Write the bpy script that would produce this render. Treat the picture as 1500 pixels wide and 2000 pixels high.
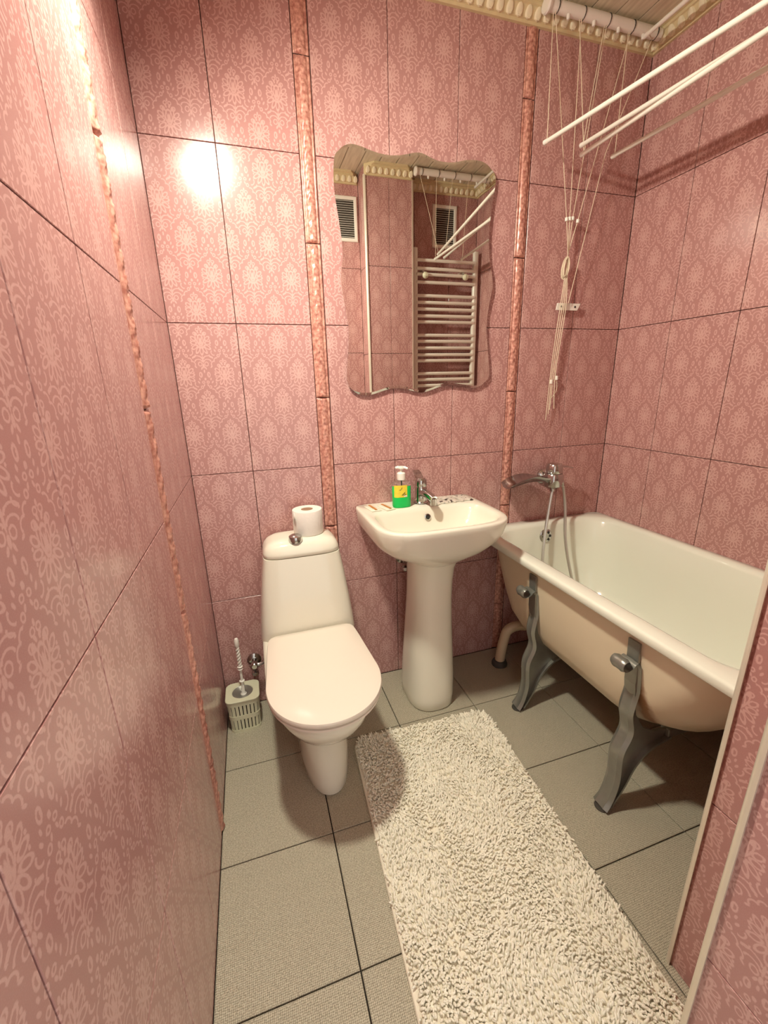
import bpy, bmesh, math, random
import numpy as np
from mathutils import Vector, Matrix

random.seed(7)
rng = np.random.default_rng(7)
PI = math.pi
scene = bpy.context.scene
for o in list(bpy.data.objects):
    bpy.data.objects.remove(o)
COL = scene.collection

# ---------------------------------------------------------------- camera, world, exposure
cam_d = bpy.data.cameras.new('camera')
cam = bpy.data.objects.new('camera', cam_d)
COL.objects.link(cam)
CAMP = Vector((0.2115, -1.609, 1.2893))
yaw, pitch, roll = -0.3001, -0.2918, -0.026
F_ = Vector((-math.sin(yaw) * math.cos(pitch), math.cos(yaw) * math.cos(pitch), math.sin(pitch)))
R0 = Vector((math.cos(yaw), math.sin(yaw), 0))
U0 = R0.cross(F_)
R_ = R0 * math.cos(roll) + U0 * math.sin(roll)
U_ = -R0 * math.sin(roll) + U0 * math.cos(roll)
cam.matrix_world = Matrix(((R_.x, U_.x, -F_.x, CAMP.x), (R_.y, U_.y, -F_.y, CAMP.y), (R_.z, U_.z, -F_.z, CAMP.z), (0, 0, 0, 1)))
cam_d.sensor_fit = 'HORIZONTAL'
cam_d.sensor_width = 36
cam_d.lens = 825.79 / 1500 * 36
cam_d.clip_start = 0.01
scene.camera = cam

world = bpy.data.worlds.new('doorway_fill')  # even ambient fill added via the open doorway to lift shadows; no hall lamp
scene.world = world
world.use_nodes = True
bg = world.node_tree.nodes['Background']
bg.inputs['Color'].default_value = (1.0, 0.96, 0.88, 1)
bg.inputs['Strength'].default_value = 0.7
LAMP = (0.165, -0.65, 2.195)
LAMP_STRENGTH = 400.0
scene.view_settings.view_transform = 'Standard'
scene.view_settings.look = 'None'
scene.view_settings.exposure = 0.98
scene.view_settings.gamma = 1.0
scene.view_settings.use_curve_mapping = False
scene.cycles.max_bounces = 7
scene.cycles.diffuse_bounces = 4
scene.cycles.glossy_bounces = 4
scene.cycles.use_adaptive_sampling = True
scene.cycles.adaptive_threshold = 0.05
scene.cycles.adaptive_min_samples = 10
scene.cycles.caustics_reflective = False
scene.cycles.caustics_refractive = False
scene.cycles.sample_clamp_indirect = 6.0

# ---------------------------------------------------------------- materials
class E:
    """tiny expression helper over shader math nodes"""
    def __init__(s, nt, sock): s.nt, s.k = nt, sock
    def _m(s, op, b=None, c=None, rev=False):
        n = s.nt.nodes.new('ShaderNodeMath'); n.operation = op
        args = [s, b, c] if not rev else [b, s, c]
        for i, a in enumerate(args):
            if a is None: continue
            if isinstance(a, E): s.nt.links.new(a.k, n.inputs[i])
            else: n.inputs[i].default_value = a
        return E(s.nt, n.outputs[0])
    def __add__(s, b): return s._m('ADD', b)
    def __sub__(s, b): return s._m('SUBTRACT', b)
    def __rsub__(s, b): return s._m('SUBTRACT', b, rev=True)
    def __mul__(s, b): return s._m('MULTIPLY', b)
    def __lt__(s, b): return s._m('LESS_THAN', b)
    def min(s, b): return s._m('MINIMUM', b)
    def max(s, b): return s._m('MAXIMUM', b)
    def abs(s): return s._m('ABSOLUTE')
    def fract(s): return s._m('FRACT')

def srgb(r, g, b):
    f = lambda c: ((c / 255 + 0.055) / 1.055) ** 2.4 if c / 255 > 0.04045 else c / 255 / 12.92
    return (f(r), f(g), f(b), 1)

def new_mat(name):
    m = bpy.data.materials.new(name); m.use_nodes = True
    nt = m.node_tree
    return m, nt, nt.nodes['Principled BSDF']

def mat(name, col, rough=0.4, metal=0.0, spec=0.5, coat=0.0, noise=0.0, nscale=40.0, bump=0.0, bscale=200.0, trans=0.0, ior=1.5, sss=0.0):
    m, nt, b = new_mat(name)
    b.inputs['Roughness'].default_value = rough
    b.inputs['Metallic'].default_value = metal
    b.inputs['Specular IOR Level'].default_value = spec
    b.inputs['Coat Weight'].default_value = coat
    b.inputs['Transmission Weight'].default_value = trans
    b.inputs['IOR'].default_value = ior
    tc = nt.nodes.new('ShaderNodeTexCoord')
    n = nt.nodes.new('ShaderNodeTexNoise'); n.inputs['Scale'].default_value = nscale; n.inputs['Detail'].default_value = 3
    nt.links.new(tc.outputs['Object'], n.inputs['Vector'])
    mx = nt.nodes.new('ShaderNodeMix'); mx.data_type = 'RGBA'
    d = 1 - noise
    mx.inputs[6].default_value = (col[0] * d, col[1] * d, col[2] * d, 1)
    u = 1 + noise * 0.6
    mx.inputs[7].default_value = (min(1, col[0] * u), min(1, col[1] * u), min(1, col[2] * u), 1)
    nt.links.new(n.outputs['Fac'], mx.inputs[0])
    nt.links.new(mx.outputs[2], b.inputs['Base Color'])
    if bump > 0:
        n2 = nt.nodes.new('ShaderNodeTexNoise'); n2.inputs['Scale'].default_value = bscale; n2.inputs['Detail'].default_value = 4
        nt.links.new(tc.outputs['Object'], n2.inputs['Vector'])
        bp = nt.nodes.new('ShaderNodeBump'); bp.inputs['Strength'].default_value = bump; bp.inputs['Distance'].default_value = 0.002
        nt.links.new(n2.outputs['Fac'], bp.inputs['Height']); nt.links.new(bp.outputs[0], b.inputs['Normal'])
    return m

TILE_BASE = srgb(176, 129, 125)
TILE_LIGHT = srgb(208, 167, 160)

def damask_material():
    m, nt, b = new_mat('rose_damask_glaze')
    tc = nt.nodes.new('ShaderNodeTexCoord')
    sp = nt.nodes.new('ShaderNodeSeparateXYZ'); nt.links.new(tc.outputs['Object'], sp.inputs[0])
    x, z = E(nt, sp.outputs[0]), E(nt, sp.outputs[2])
    pu, pv = x * 8.0 + 0.45, z * 5.0 + 0.30
    u1, v1 = pu.fract() - 0.5, pv.fract() - 0.5
    u2, v2 = (pu + 0.5).fract() - 0.5, (pv + 0.5).fract() - 0.5
    sel = (u1.abs() + v1.abs()) < 0.5
    inv = 1.0 - sel
    a = (u1.abs() * sel + u2.abs() * inv) * 125.0      # mm from the motif's axis
    bb = (v1 * sel + v2 * inv) * 200.0
    # slight wobble so strokes look woven
    nz = nt.nodes.new('ShaderNodeTexNoise'); nz.inputs['Scale'].default_value = 420; nz.inputs['Detail'].default_value = 2
    nt.links.new(tc.outputs['Object'], nz.inputs['Vector'])
    w = (E(nt, nz.outputs['Fac']) - 0.5)
    cb = nt.nodes.new('ShaderNodeCombineXYZ')
    nt.links.new((a + w * 2.2).k, cb.inputs[0]); nt.links.new((bb - w * 2.2).k, cb.inputs[1])
    P = cb.outputs[0]
    best = [None]
    def local(cx, cy, rx, ry, rot):
        mp = nt.nodes.new('ShaderNodeMapping'); mp.vector_type = 'TEXTURE'
        mp.inputs['Location'].default_value = (cx, cy, 0)
        mp.inputs['Rotation'].default_value = (0, 0, math.radians(rot))
        mp.inputs['Scale'].default_value = (rx, ry, 1)
        nt.links.new(P, mp.inputs['Vector'])
        ln = nt.nodes.new('ShaderNodeVectorMath'); ln.operation = 'LENGTH'
        nt.links.new(mp.outputs[0], ln.inputs[0])
        return E(nt, ln.outputs['Value']), mp
    def push(d):
        best[0] = d if best[0] is None else best[0].min(d)
    def ring(cx, cy, rx, ry, rot=0, th=1.25):
        L, _ = local(cx, cy, rx, ry, rot)
        push((L - 1.0).abs() * min(rx, ry) - th)
    def solid(cx, cy, rx, ry, rot=0):
        L, _ = local(cx, cy, rx, ry, rot)
        push((L - 1.0) * min(rx, ry))
    def arc(cx, cy, rx, ry, rot=0, th=1.3):
        L, mp = local(cx, cy, rx, ry, rot)
        s2 = nt.nodes.new('ShaderNodeSeparateXYZ'); nt.links.new(mp.outputs[0], s2.inputs[0])
        push(((L - 1.0).abs() * min(rx, ry) - th).max(E(nt, s2.outputs[1]) * -ry))
    # medallion: petals, bud, scrolls
    ring(0, -25, 4.5, 11); ring(10.5, -22, 4.2, 10.5, 27); ring(19.5, -13.5, 4.6, 10, 58)
    ring(21.5, 0, 4.8, 8.5, 95); ring(21, 13.5, 4.6, 8, 130)
    solid(28, -8, 2, 2.4); solid(29, 8, 2, 2.6); solid(16, -32, 2, 2.4, 30)
    ring(0, 8, 8.5, 17); solid(0, 5, 2.8, 11); ring(8.5, 13, 4.5, 16, -14)
    ring(14, 28, 5.5, 4.5, 30); solid(5, 34, 2.4, 5, -25); ring(6, 41, 4, 4); solid(0, 48, 2.4, 4)
    # crown of scrolls and stem below
    arc(17, -49, 14, 9); arc(14, -59, 11, 8); solid(0, -52, 2.2, 12); ring(10, -66, 5.5, 6)
    solid(0, -72, 3.2, 7); solid(6, -79, 2.2, 5, 25); solid(0, -89, 2.2, 5)
    # diagonal leaf sprays on the flanks
    arc(35, -31, 8, 6, 120); solid(41, -24, 2.2, 4.5, 30); arc(27, -40, 6, 5, 140); solid(45, -14, 2, 4, 12)
    arc(31, 35, 8, 6, -55); arc(22, 47, 7, 5, -50); solid(38, 25, 2, 4, 50); ring(13, 60, 3.5, 4); solid(6, 66, 2, 4, 20); ring(7, 76, 3.5, 3.5); solid(1, 86, 2.2, 4)
    ring(50, 0, 4, 7); solid(53, -1, 2, 6)
    rp = nt.nodes.new('ShaderNodeMapRange'); rp.interpolation_type = 'SMOOTHSTEP'
    nt.links.new(best[0].k, rp.inputs[0])
    rp.inputs[1].default_value = 0.7; rp.inputs[2].default_value = -0.6; rp.inputs[3].default_value = 0; rp.inputs[4].default_value = 1
    # fine cloth grain
    gr = nt.nodes.new('ShaderNodeTexNoise'); gr.inputs['Scale'].default_value = 650; gr.inputs['Detail'].default_value = 2
    nt.links.new(tc.outputs['Object'], gr.inputs['Vector'])
    fac = E(nt, rp.outputs[0]) * 0.8 + (E(nt, gr.outputs['Fac']) - 0.45) * 0.55
    mx = nt.nodes.new('ShaderNodeMix'); mx.data_type = 'RGBA'
    nt.links.new(fac.k, mx.inputs[0])
    mx.inputs[6].default_value = TILE_BASE; mx.inputs[7].default_value = TILE_LIGHT
    nt.links.new(mx.outputs[2], b.inputs['Base Color'])
    b.inputs['Roughness'].default_value = 0.20
    b.inputs['Specular IOR Level'].default_value = 0.5
    return m

def floor_material():
    m, nt, b = new_mat('woven_grey_stoneware')
    tc = nt.nodes.new('ShaderNodeTexCoord')
    wx = nt.nodes.new('ShaderNodeTexWave'); wx.wave_type = 'BANDS'; wx.bands_direction = 'X'; wx.inputs['Scale'].default_value = 75; wx.inputs['Distortion'].default_value = 3.5; wx.inputs['Detail'].default_value = 2; wx.inputs['Detail Scale'].default_value = 3
    wy = nt.nodes.new('ShaderNodeTexWave'); wy.wave_type = 'BANDS'; wy.bands_direction = 'Y'; wy.inputs['Scale'].default_value = 75; wy.inputs['Distortion'].default_value = 3.5; wy.inputs['Detail'].default_value = 2; wy.inputs['Detail Scale'].default_value = 3
    ns = nt.nodes.new('ShaderNodeTexNoise'); ns.inputs['Scale'].default_value = 260; ns.inputs['Detail'].default_value = 4
    for n in (wx, wy, ns): nt.links.new(tc.outputs['Object'], n.inputs['Vector'])
    h = E(nt, wx.outputs['Fac']) * 0.35 + E(nt, wy.outputs['Fac']) * 0.35 + E(nt, ns.outputs['Fac']) * 0.75
    mx = nt.nodes.new('ShaderNodeMix'); mx.data_type = 'RGBA'
    mr = nt.nodes.new('ShaderNodeMapRange'); nt.links.new(h.k, mr.inputs[0]); mr.inputs[1].default_value = 0.4; mr.inputs[2].default_value = 1.05
    nt.links.new(mr.outputs[0], mx.inputs[0])
    mx.inputs[6].default_value = srgb(136, 128, 110); mx.inputs[7].default_value = srgb(204, 196, 174)
    nt.links.new(mx.outputs[2], b.inputs['Base Color'])
    bp = nt.nodes.new('ShaderNodeBump'); bp.inputs['Strength'].default_value = 0.8; bp.inputs['Distance'].default_value = 0.0015
    nt.links.new(h.k, bp.inputs['Height']); nt.links.new(bp.outputs[0], b.inputs['Normal'])
    b.inputs['Roughness'].default_value = 0.38
    return m

def plank_material():
    m, nt, b = new_mat('pale_wood_grain_panel')
    tc = nt.nodes.new('ShaderNodeTexCoord')
    mp = nt.nodes.new('ShaderNodeMapping'); mp.inputs['Scale'].default_value = (60, 5, 60)
    nt.links.new(tc.outputs['Object'], mp.inputs[0])
    ns = nt.nodes.new('ShaderNodeTexNoise'); ns.inputs['Scale'].default_value = 1.4; ns.inputs['Detail'].default_value = 5
    nt.links.new(mp.outputs[0], ns.inputs['Vector'])
    cr = nt.nodes.new('ShaderNodeValToRGB'); nt.links.new(ns.outputs['Fac'], cr.inputs[0])
    cr.color_ramp.elements[0].position = 0.3; cr.color_ramp.elements[0].color = srgb(200, 188, 162)
    cr.color_ramp.elements[1].position = 0.7; cr.color_ramp.elements[1].color = srgb(228, 218, 194)
    nt.links.new(cr.outputs[0], b.inputs['Base Color']); b.inputs['Roughness'].default_value = 0.4
    return m

def listel_material():
    m, nt, b = new_mat('copper_red_relief_glaze')
    tc = nt.nodes.new('ShaderNodeTexCoord')
    n = nt.nodes.new('ShaderNodeTexNoise'); n.inputs['Scale'].default_value = 95; n.inputs['Detail'].default_value = 4
    nt.links.new(tc.outputs['Object'], n.inputs['Vector'])
    cr = nt.nodes.new('ShaderNodeValToRGB'); nt.links.new(n.outputs['Fac'], cr.inputs[0])
    cr.color_ramp.elements[0].position = 0.35; cr.color_ramp.elements[0].color = srgb(166, 104, 92)
    cr.color_ramp.elements[1].position = 0.68; cr.color_ramp.elements[1].color = srgb(226, 172, 154)
    nt.links.new(cr.outputs[0], b.inputs['Base Color'])
    b.inputs['Roughness'].default_value = 0.28; b.inputs['Metallic'].default_value = 0.1
    return m

M = {}
M['tile'] = damask_material()
M['floor'] = floor_material()
M['plank'] = plank_material()
M['listel'] = listel_material()
M['grout'] = mat('dark_grout', srgb(74, 46, 40), 0.9, noise=0.2)
M['fgrout'] = mat('dark_floor_grout', srgb(44, 36, 28), 0.9, noise=0.2)
M['ceramic'] = mat('white_glazed_ceramic', srgb(232, 228, 212), 0.10, coat=0.3, noise=0.015, nscale=3)
M['lidplastic'] = mat('cream_white_seat_plastic', srgb(232, 222, 208), 0.16, noise=0.015, nscale=3)
M['enamel'] = mat('white_bath_enamel', srgb(232, 234, 220), 0.12, coat=0.3, noise=0.015, nscale=3)
M['outenamel'] = mat('cream_outer_enamel', srgb(224, 208, 180), 0.3, noise=0.03, nscale=8)
def add_rust(m):
    """brown run-off stain on the shell beside the nearer leg"""
    nt = m.node_tree; b = nt.nodes['Principled BSDF']
    old = b.inputs['Base Color'].links[0].from_socket
    tc = nt.nodes.new('ShaderNodeTexCoord'); sp = nt.nodes.new('ShaderNodeSeparateXYZ'); nt.links.new(tc.outputs['Object'], sp.inputs[0])
    n = nt.nodes.new('ShaderNodeTexNoise'); n.inputs['Scale'].default_value = 38; n.inputs['Detail'].default_value = 4
    nt.links.new(tc.outputs['Object'], n.inputs['Vector'])
    y, z = E(nt, sp.outputs[1]), E(nt, sp.outputs[2])
    d = (y + 0.872 + (0.42 - z) * 0.12).abs() * 45.0 + (z - 0.42).max(0.0) * 14.0
    f = (1.35 - d) + (E(nt, n.outputs['Fac']) - 0.5) * 1.6
    mr = nt.nodes.new('ShaderNodeMapRange'); nt.links.new(f.k, mr.inputs[0]); mr.inputs[1].default_value = 0.0; mr.inputs[2].default_value = 1.0; mr.inputs[4].default_value = 0.85
    mx = nt.nodes.new('ShaderNodeMix'); mx.data_type = 'RGBA'
    nt.links.new(mr.outputs[0], mx.inputs[0]); nt.links.new(old, mx.inputs[6]); mx.inputs[7].default_value = srgb(140, 92, 44)
    nt.links.new(mx.outputs[2], b.inputs['Base Color'])
add_rust(M['outenamel'])
M['castiron'] = mat('grey_painted_metal', srgb(150, 150, 142), 0.30, metal=0.6, noise=0.15, nscale=40, bump=0.15, bscale=120)
M['chrome'] = mat('polished_chrome', (0.52, 0.52, 0.50, 1), 0.14, metal=1.0, noise=0.02)
M['spout'] = mat('chrome_spout', (0.46, 0.46, 0.45, 1), 0.2, metal=1.0, noise=0.02)
M['hose'] = mat('ribbed_steel_hose', (0.62, 0.61, 0.57, 1), 0.3, metal=0.85, noise=0.1, nscale=300)
M['alu'] = mat('satin_metal_trim', srgb(226, 217, 200), 0.3, metal=0.35, noise=0.05)
M['cornice'] = mat('cream_gold_plaster', srgb(218, 202, 160), 0.4, noise=0.12, nscale=60)
M['cornlight'] = mat('ivory_plaster_relief', srgb(238, 228, 198), 0.4, noise=0.08, nscale=60)
M['white'] = mat('white_plastic', srgb(236, 232, 222), 0.35, noise=0.02)
M['whitepaint'] = mat('white_gloss_paint', srgb(236, 232, 220), 0.25, noise=0.02)
M['cream'] = mat('cream_plastic', srgb(216, 214, 186), 0.4, noise=0.04)
M['dark'] = mat('dark_plastic', srgb(40, 38, 36), 0.5, noise=0.1)
M['darkgap'] = mat('dark_grille_backing', srgb(62, 54, 46), 0.8, noise=0.1)
M['rope'] = mat('white_braided_cord', srgb(228, 214, 188), 0.7, noise=0.15, nscale=400)
M['paper'] = mat('white_tissue_paper', srgb(236, 230, 222), 0.9, noise=0.06, nscale=90, bump=0.4, bscale=300)
M['card'] = mat('brown_cardboard_core', srgb(150, 120, 95), 0.9, noise=0.1)
M['pile'] = mat('cream_chenille_pile', srgb(248, 242, 226), 0.95, spec=0.1, noise=0.12, nscale=25)
M['rugback'] = mat('cream_rug_backing', srgb(240, 232, 214), 0.95, spec=0.1, noise=0.08, nscale=200)
M['pipe'] = mat('off_white_pipe_plastic', srgb(208, 186, 156), 0.45, noise=0.08, nscale=20)
M['rubber'] = mat('grey_rubber', srgb(70, 66, 60), 0.7, noise=0.1)
M['liquid'] = mat('green_liquid_soap', srgb(30, 200, 96), 0.12, trans=0.0, ior=1.34, noise=0.02)
M['clear'] = mat('clear_bottle_plastic', (0.92, 0.97, 0.93, 1), 0.05, trans=0.97, ior=1.2)
M['yellow'] = mat('yellow_flower_label', srgb(238, 214, 66), 0.5, noise=0.25, nscale=110)
M['olive'] = mat('olive_print', srgb(92, 96, 40), 0.5, noise=0.1)
M['foil'] = mat('silver_printed_foil', srgb(222, 220, 208), 0.28, metal=0.25, noise=0.45, nscale=55)
nt_ = M['foil'].node_tree; mxn = [n for n in nt_.nodes if n.type == 'MIX'][0]; nn = [n for n in nt_.nodes if n.type == 'TEX_NOISE'][0]
crn = nt_.nodes.new('ShaderNodeValToRGB'); nt_.links.new(nn.outputs['Fac'], crn.inputs[0]); crn.color_ramp.interpolation = 'CONSTANT'
crn.color_ramp.elements[0].color = srgb(70, 68, 62); crn.color_ramp.elements[1].position = 0.40; crn.color_ramp.elements[1].color = srgb(232, 230, 216)
e3 = crn.color_ramp.elements.new(0.64); e3.color = srgb(170, 168, 160)
nt_.links.new(crn.outputs[0], nt_.nodes['Principled BSDF'].inputs['Base Color'])
M['sachet'] = mat('clear_white_sachet_film', srgb(236, 230, 212), 0.25, noise=0.05)
M['tan'] = mat('tan_brown_stick', srgb(190, 128, 66), 0.5, noise=0.15)

def mirror_material():
    m, nt, b = new_mat('silvered_glass')
    b.inputs['Base Color'].default_value = (0.86, 0.88, 0.84, 1)
    b.inputs['Metallic'].default_value = 1.0; b.inputs['Roughness'].default_value = 0.0
    return m
M['mirror'] = mirror_material()

def emit_material():
    m, nt, b = new_mat('glowing_opal_glass')
    b.inputs['Base Color'].default_value = (0.9, 0.88, 0.8, 1)
    b.inputs['Emission Color'].default_value = (1.0, 0.97, 0.80, 1)
    b.inputs['Emission Strength'].default_value = LAMP_STRENGTH
    return m
M['lamp'] = emit_material()

# ---------------------------------------------------------------- mesh helpers
class MB:
    def __init__(s): s.v, s.f = [], []
    def add(s, vs, fs):
        n = len(s.v); s.v += [tuple(p) for p in vs]; s.f += [tuple(i + n for i in f) for f in fs]; return s
    def box(s, x0, x1, y0, y1, z0, z1):
        return s.add([(x0, y0, z0), (x1, y0, z0), (x1, y1, z0), (x0, y1, z0), (x0, y0, z1), (x1, y0, z1), (x1, y1, z1), (x0, y1, z1)],
                     [(0, 3, 2, 1), (4, 5, 6, 7), (0, 1, 5, 4), (1, 2, 6, 5), (2, 3, 7, 6), (3, 0, 4, 7)])
    def loft(s, rings, cap0=True, cap1=True, closed=True):
        n = len(rings[0]); vs = [p for r in rings for p in r]; fs = []
        for i in range(len(rings) - 1):
            for j in range(n if closed else n - 1):
                k = (j + 1) % n
                fs.append((i * n + j, i * n + k, (i + 1) * n + k, (i + 1) * n + j))
        if cap0: fs.append(tuple(range(n - 1, -1, -1)))
        if cap1: fs.append(tuple((len(rings) - 1) * n + j for j in range(n)))
        return s.add(vs, fs)
    def tube(s, pts, r, seg=10, caps=True):
        pts = [Vector(p) for p in pts]; rs = r if isinstance(r, (list, tuple)) else [r] * len(pts)
        rings = []; up = None
        for i, p in enumerate(pts):
            t = (pts[min(i + 1, len(pts) - 1)] - pts[max(i - 1, 0)]).normalized()
            if up is None:
                up = Vector((0, 0, 1)) if abs(t.z) < 0.9 else Vector((1, 0, 0))
            up = (up - t * up.dot(t))
            if up.length < 1e-5: up = Vector((1, 0, 0)) - t * t.x
            up.normalize(); b = t.cross(up)
            rings.append([p + (up * math.cos(2 * PI * j / seg) + b * math.sin(2 * PI * j / seg)) * rs[i] for j in range(seg)])
        return s.loft(rings, caps, caps)
    def lathe(s, prof, c=(0, 0, 0), axis='z', seg=24, sx=1.0, sy=1.0):
        rings = []
        for r, h in prof:
            ring = []
            for j in range(seg):
                a = 2 * PI * j / seg; p, q = math.cos(a) * r * sx, math.sin(a) * r * sy
                d = {'z': (p, q, h), 'y': (p, h, q), 'x': (h, p, q)}[axis]
                ring.append((c[0] + d[0], c[1] + d[1], c[2] + d[2]))
            rings.append(ring)
        return s.loft(rings)
    def build(s, name, mt, parent=None, smooth=True, angle=35, bevel=0.0, sub=0):
        me = bpy.data.meshes.new(name)
        me.from_pydata([tuple(map(float, p)) for p in s.v], [], s.f); me.update()
        bm = bmesh.new(); bm.from_mesh(me)
        if bevel > 0:
            bmesh.ops.bevel(bm, geom=list(bm.edges), offset=bevel, segments=2, profile=0.5, affect='EDGES')
        bmesh.ops.recalc_face_normals(bm, faces=bm.faces)
        if smooth:
            ca = math.radians(angle)
            for f in bm.faces: f.smooth = True
            for e in bm.edges:
                if len(e.link_faces) == 2: e.smooth = e.calc_face_angle(0) < ca
        bm.to_mesh(me); bm.free()
        return link(name, me, mt, parent, sub)

def link(name, me, mt, parent=None, sub=0):
    o = bpy.data.objects.new(name, me); COL.objects.link(o)
    if mt is not None and not me.materials: me.materials.append(M[mt] if isinstance(mt, str) else mt)
    if parent is not None: o.parent = parent
    if sub:
        md = o.modifiers.new('sub', 'SUBSURF'); md.levels = sub; md.render_levels = sub
    return o

def thing(name, label, cat, group=None, loc=(0, 0, 0)):
    o = bpy.data.objects.new(name, None); COL.objects.link(o)
    o.empty_display_size = 0.05; o.location = loc
    return tag(o, label, cat, group)

def tag(o, label, cat, group=None):
    o['label'] = label; o['category'] = cat
    if group: o['group'] = group
    return o

def struct(o, label=None, cat=None):
    o['kind'] = 'structure'
    if label: o['label'] = label
    if cat: o['category'] = cat
    return o

def catmull(pts, n=6, closed=False):
    P = [Vector(p) for p in pts]; out = []; m = len(P)
    rngk = range(m if closed else m - 1)
    for i in rngk:
        p0, p1, p2, p3 = (P[(i - 1) % m], P[i], P[(i + 1) % m], P[(i + 2) % m]) if closed else (P[max(i - 1, 0)], P[i], P[i + 1], P[min(i + 2, m - 1)])
        for k in range(n):
            t = k / n
            out.append(0.5 * ((2 * p1) + (p2 - p0) * t + (2 * p0 - 5 * p1 + 4 * p2 - p3) * t * t + (3 * p1 - p0 - 3 * p2 + p3) * t ** 3))
    if not closed: out.append(P[-1])
    return out

def egg(cx, hw, yb, yf, z, yc=None, nf=2.3, nb=6.0, N=64, cy=None):
    """closed ring: square-ish back at yb, rounded front at yf (yf < yb)"""
    if yc is None: yc = yb + (yf - yb) * 0.5
    out = []
    for j in range(N):
        a = 2 * PI * j / N; c, s_ = math.cos(a), math.sin(a)
        n = nf if s_ < 0 else nb
        px = math.copysign(abs(c) ** (2 / n), c) * hw
        py = yc + (abs(s_) ** (2 / n)) * ((yf - yc) if s_ < 0 else (yb - yc))
        out.append((cx + px, py, z))
    return out

def rrect(x0, x1, y0, y1, z, r, k=8, m=6):
    """rounded rectangle ring, k points per corner, m points on each side"""
    out = []
    cs = [(x1 - r, y1 - r, 0), (x0 + r, y1 - r, 90), (x0 + r, y0 + r, 180), (x1 - r, y0 + r, 270)]
    arcs = [[(cx + r * math.cos(math.radians(a0 + 90 * i / k)), cy + r * math.sin(math.radians(a0 + 90 * i / k)), z) for i in range(k + 1)] for cx, cy, a0 in cs]
    for i in range(4):
        out += arcs[i]
        p, q = Vector(arcs[i][-1]), Vector(arcs[(i + 1) % 4][0])
        out += [tuple(p.lerp(q, t / (m + 1))) for t in range(1, m + 1)]
    return out

# ---------------------------------------------------------------- room dimensions (metres)
W = 1.815; H = 2.50; YF = -1.33; YH = -1.95
T = 0.006          # tile thickness proud of the bedding
G = 0.0011         # half a joint
ROWS = [0.0, 0.4973, 0.9973, 1.4973, 1.9973, 2.4973]

_tilecache = {}
def tile_mesh(u0, u1, v0, v1):
    """tile local frame: x along wall, z up, front face at y = -T; u/v are offsets inside a full tile"""
    key = tuple(round(k, 4) for k in (u0, u1, v0, v1))
    if key in _tilecache: return _tilecache[key]
    b = 0.0009
    a0, a1, c0, c1 = u0 + G, u1 - G, v0 + G, v1 - G
    vs = [(a0, 0, c0), (a1, 0, c0), (a1, 0, c1), (a0, 0, c1), (a0, -T + b, c0), (a1, -T + b, c0), (a1, -T + b, c1), (a0, -T + b, c1),
          (a0 + b, -T, c0 + b), (a1 - b, -T, c0 + b), (a1 - b, -T, c1 - b), (a0 + b, -T, c1 - b)]
    fs = [(0, 1, 5, 4), (1, 2, 6, 5), (2, 3, 7, 6), (3, 0, 4, 7), (4, 5, 9, 8), (5, 6, 10, 9), (6, 7, 11, 10), (7, 4, 8, 11), (8, 9, 10, 11)]
    me = bpy.data.meshes.new('tile'); me.from_pydata(vs, [], fs); me.materials.append(M['tile'])
    _tilecache[key] = me
    return me

def wall_xform(kind, d):
    """matrix taking the tile frame (x along, -y out of wall, z up) onto a wall plane at d"""
    if kind == 'back':  return lambda a, z: Matrix.Translation((a, d, z))
    if kind == 'left':  return lambda a, z: Matrix.Translation((d, a, z)) @ Matrix.Rotation(PI / 2, 4, 'Z')    # x->+y, -y->+x
    if kind == 'right': return lambda a, z: Matrix.Translation((d, a, z)) @ Matrix.Rotation(-PI / 2, 4, 'Z')   # x->-y, -y->-x
    if kind == 'front': return lambda a, z: Matrix.Translation((a, d, z)) @ Matrix.Rotation(PI, 4, 'Z')        # x->-x, -y->+y

def lay_tiles(parent, kind, d, cols, rows, cut=None):
    """cols: (start, length, pattern_offset) in the direction the tile frame runs"""
    X = wall_xform(kind, d); sgn = {'back': 1, 'left': 1, 'right': -1, 'front': -1}[kind]
    for (a, ln, off) in cols:
        for (z0, z1, voff) in rows:
            me = tile_mesh(off, off + ln, voff, voff + z1 - z0)
            o = bpy.data.objects.new('tile', me); COL.objects.link(o)
            o.matrix_world = X(a - sgn * off, z0 - voff)
            o.parent = parent

def rows_between(zlo, zhi, marks=ROWS):
    out = []
    for i in range(len(marks) - 1):
        lo, hi = max(zlo, marks[i]), min(zhi, marks[i + 1])
        if hi - lo > 0.01: out.append((lo, hi, lo - marks[i] + (0.5 - (marks[i + 1] - marks[i]) if i == 0 else 0)))
    return out

def listel_mesh(z0, z1):
    me_v, fs = [], []
    nx, nz = 18, max(8, int((z1 - z0) / 0.005))
    Wd = 0.051
    for i in range(nz + 1):
        z = z0 + 0.0012 + (z1 - z0 - 0.0024) * i / nz
        for j in range(nx + 1):
            u = -Wd / 2 + 0.001 + (Wd - 0.002) * j / nx; q = u / (Wd / 2)
            h = 0.006
            if abs(q) < 0.55:
                t = q / 0.55
                h += 0.0065 * math.sqrt(max(0, 1 - t * t))
                ph = (z % 0.125) / 0.125
                h += 0.0018 * math.sin(ph * 6 * PI + 3.5 * abs(t)) * (1 - t * t) + 0.0012 * math.sin(ph * 22 * PI - 5 * t) * (1 - t * t)
            elif abs(q) < 0.66: h = 0.004
            if j in (0, nx) or i in (0, nz): h = 0.002
            me_v.append((u, -h, z))
    for i in range(nz):
        for j in range(nx):
            a = i * (nx + 1) + j
            fs.append((a, a + 1, a + nx + 2, a + nx + 1))
    me = bpy.data.meshes.new('listel'); me.from_pydata(me_v, [], fs); me.materials.append(M['listel'])
    for p in me.polygons: p.use_smooth = True
    return me
_lc = {}
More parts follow.
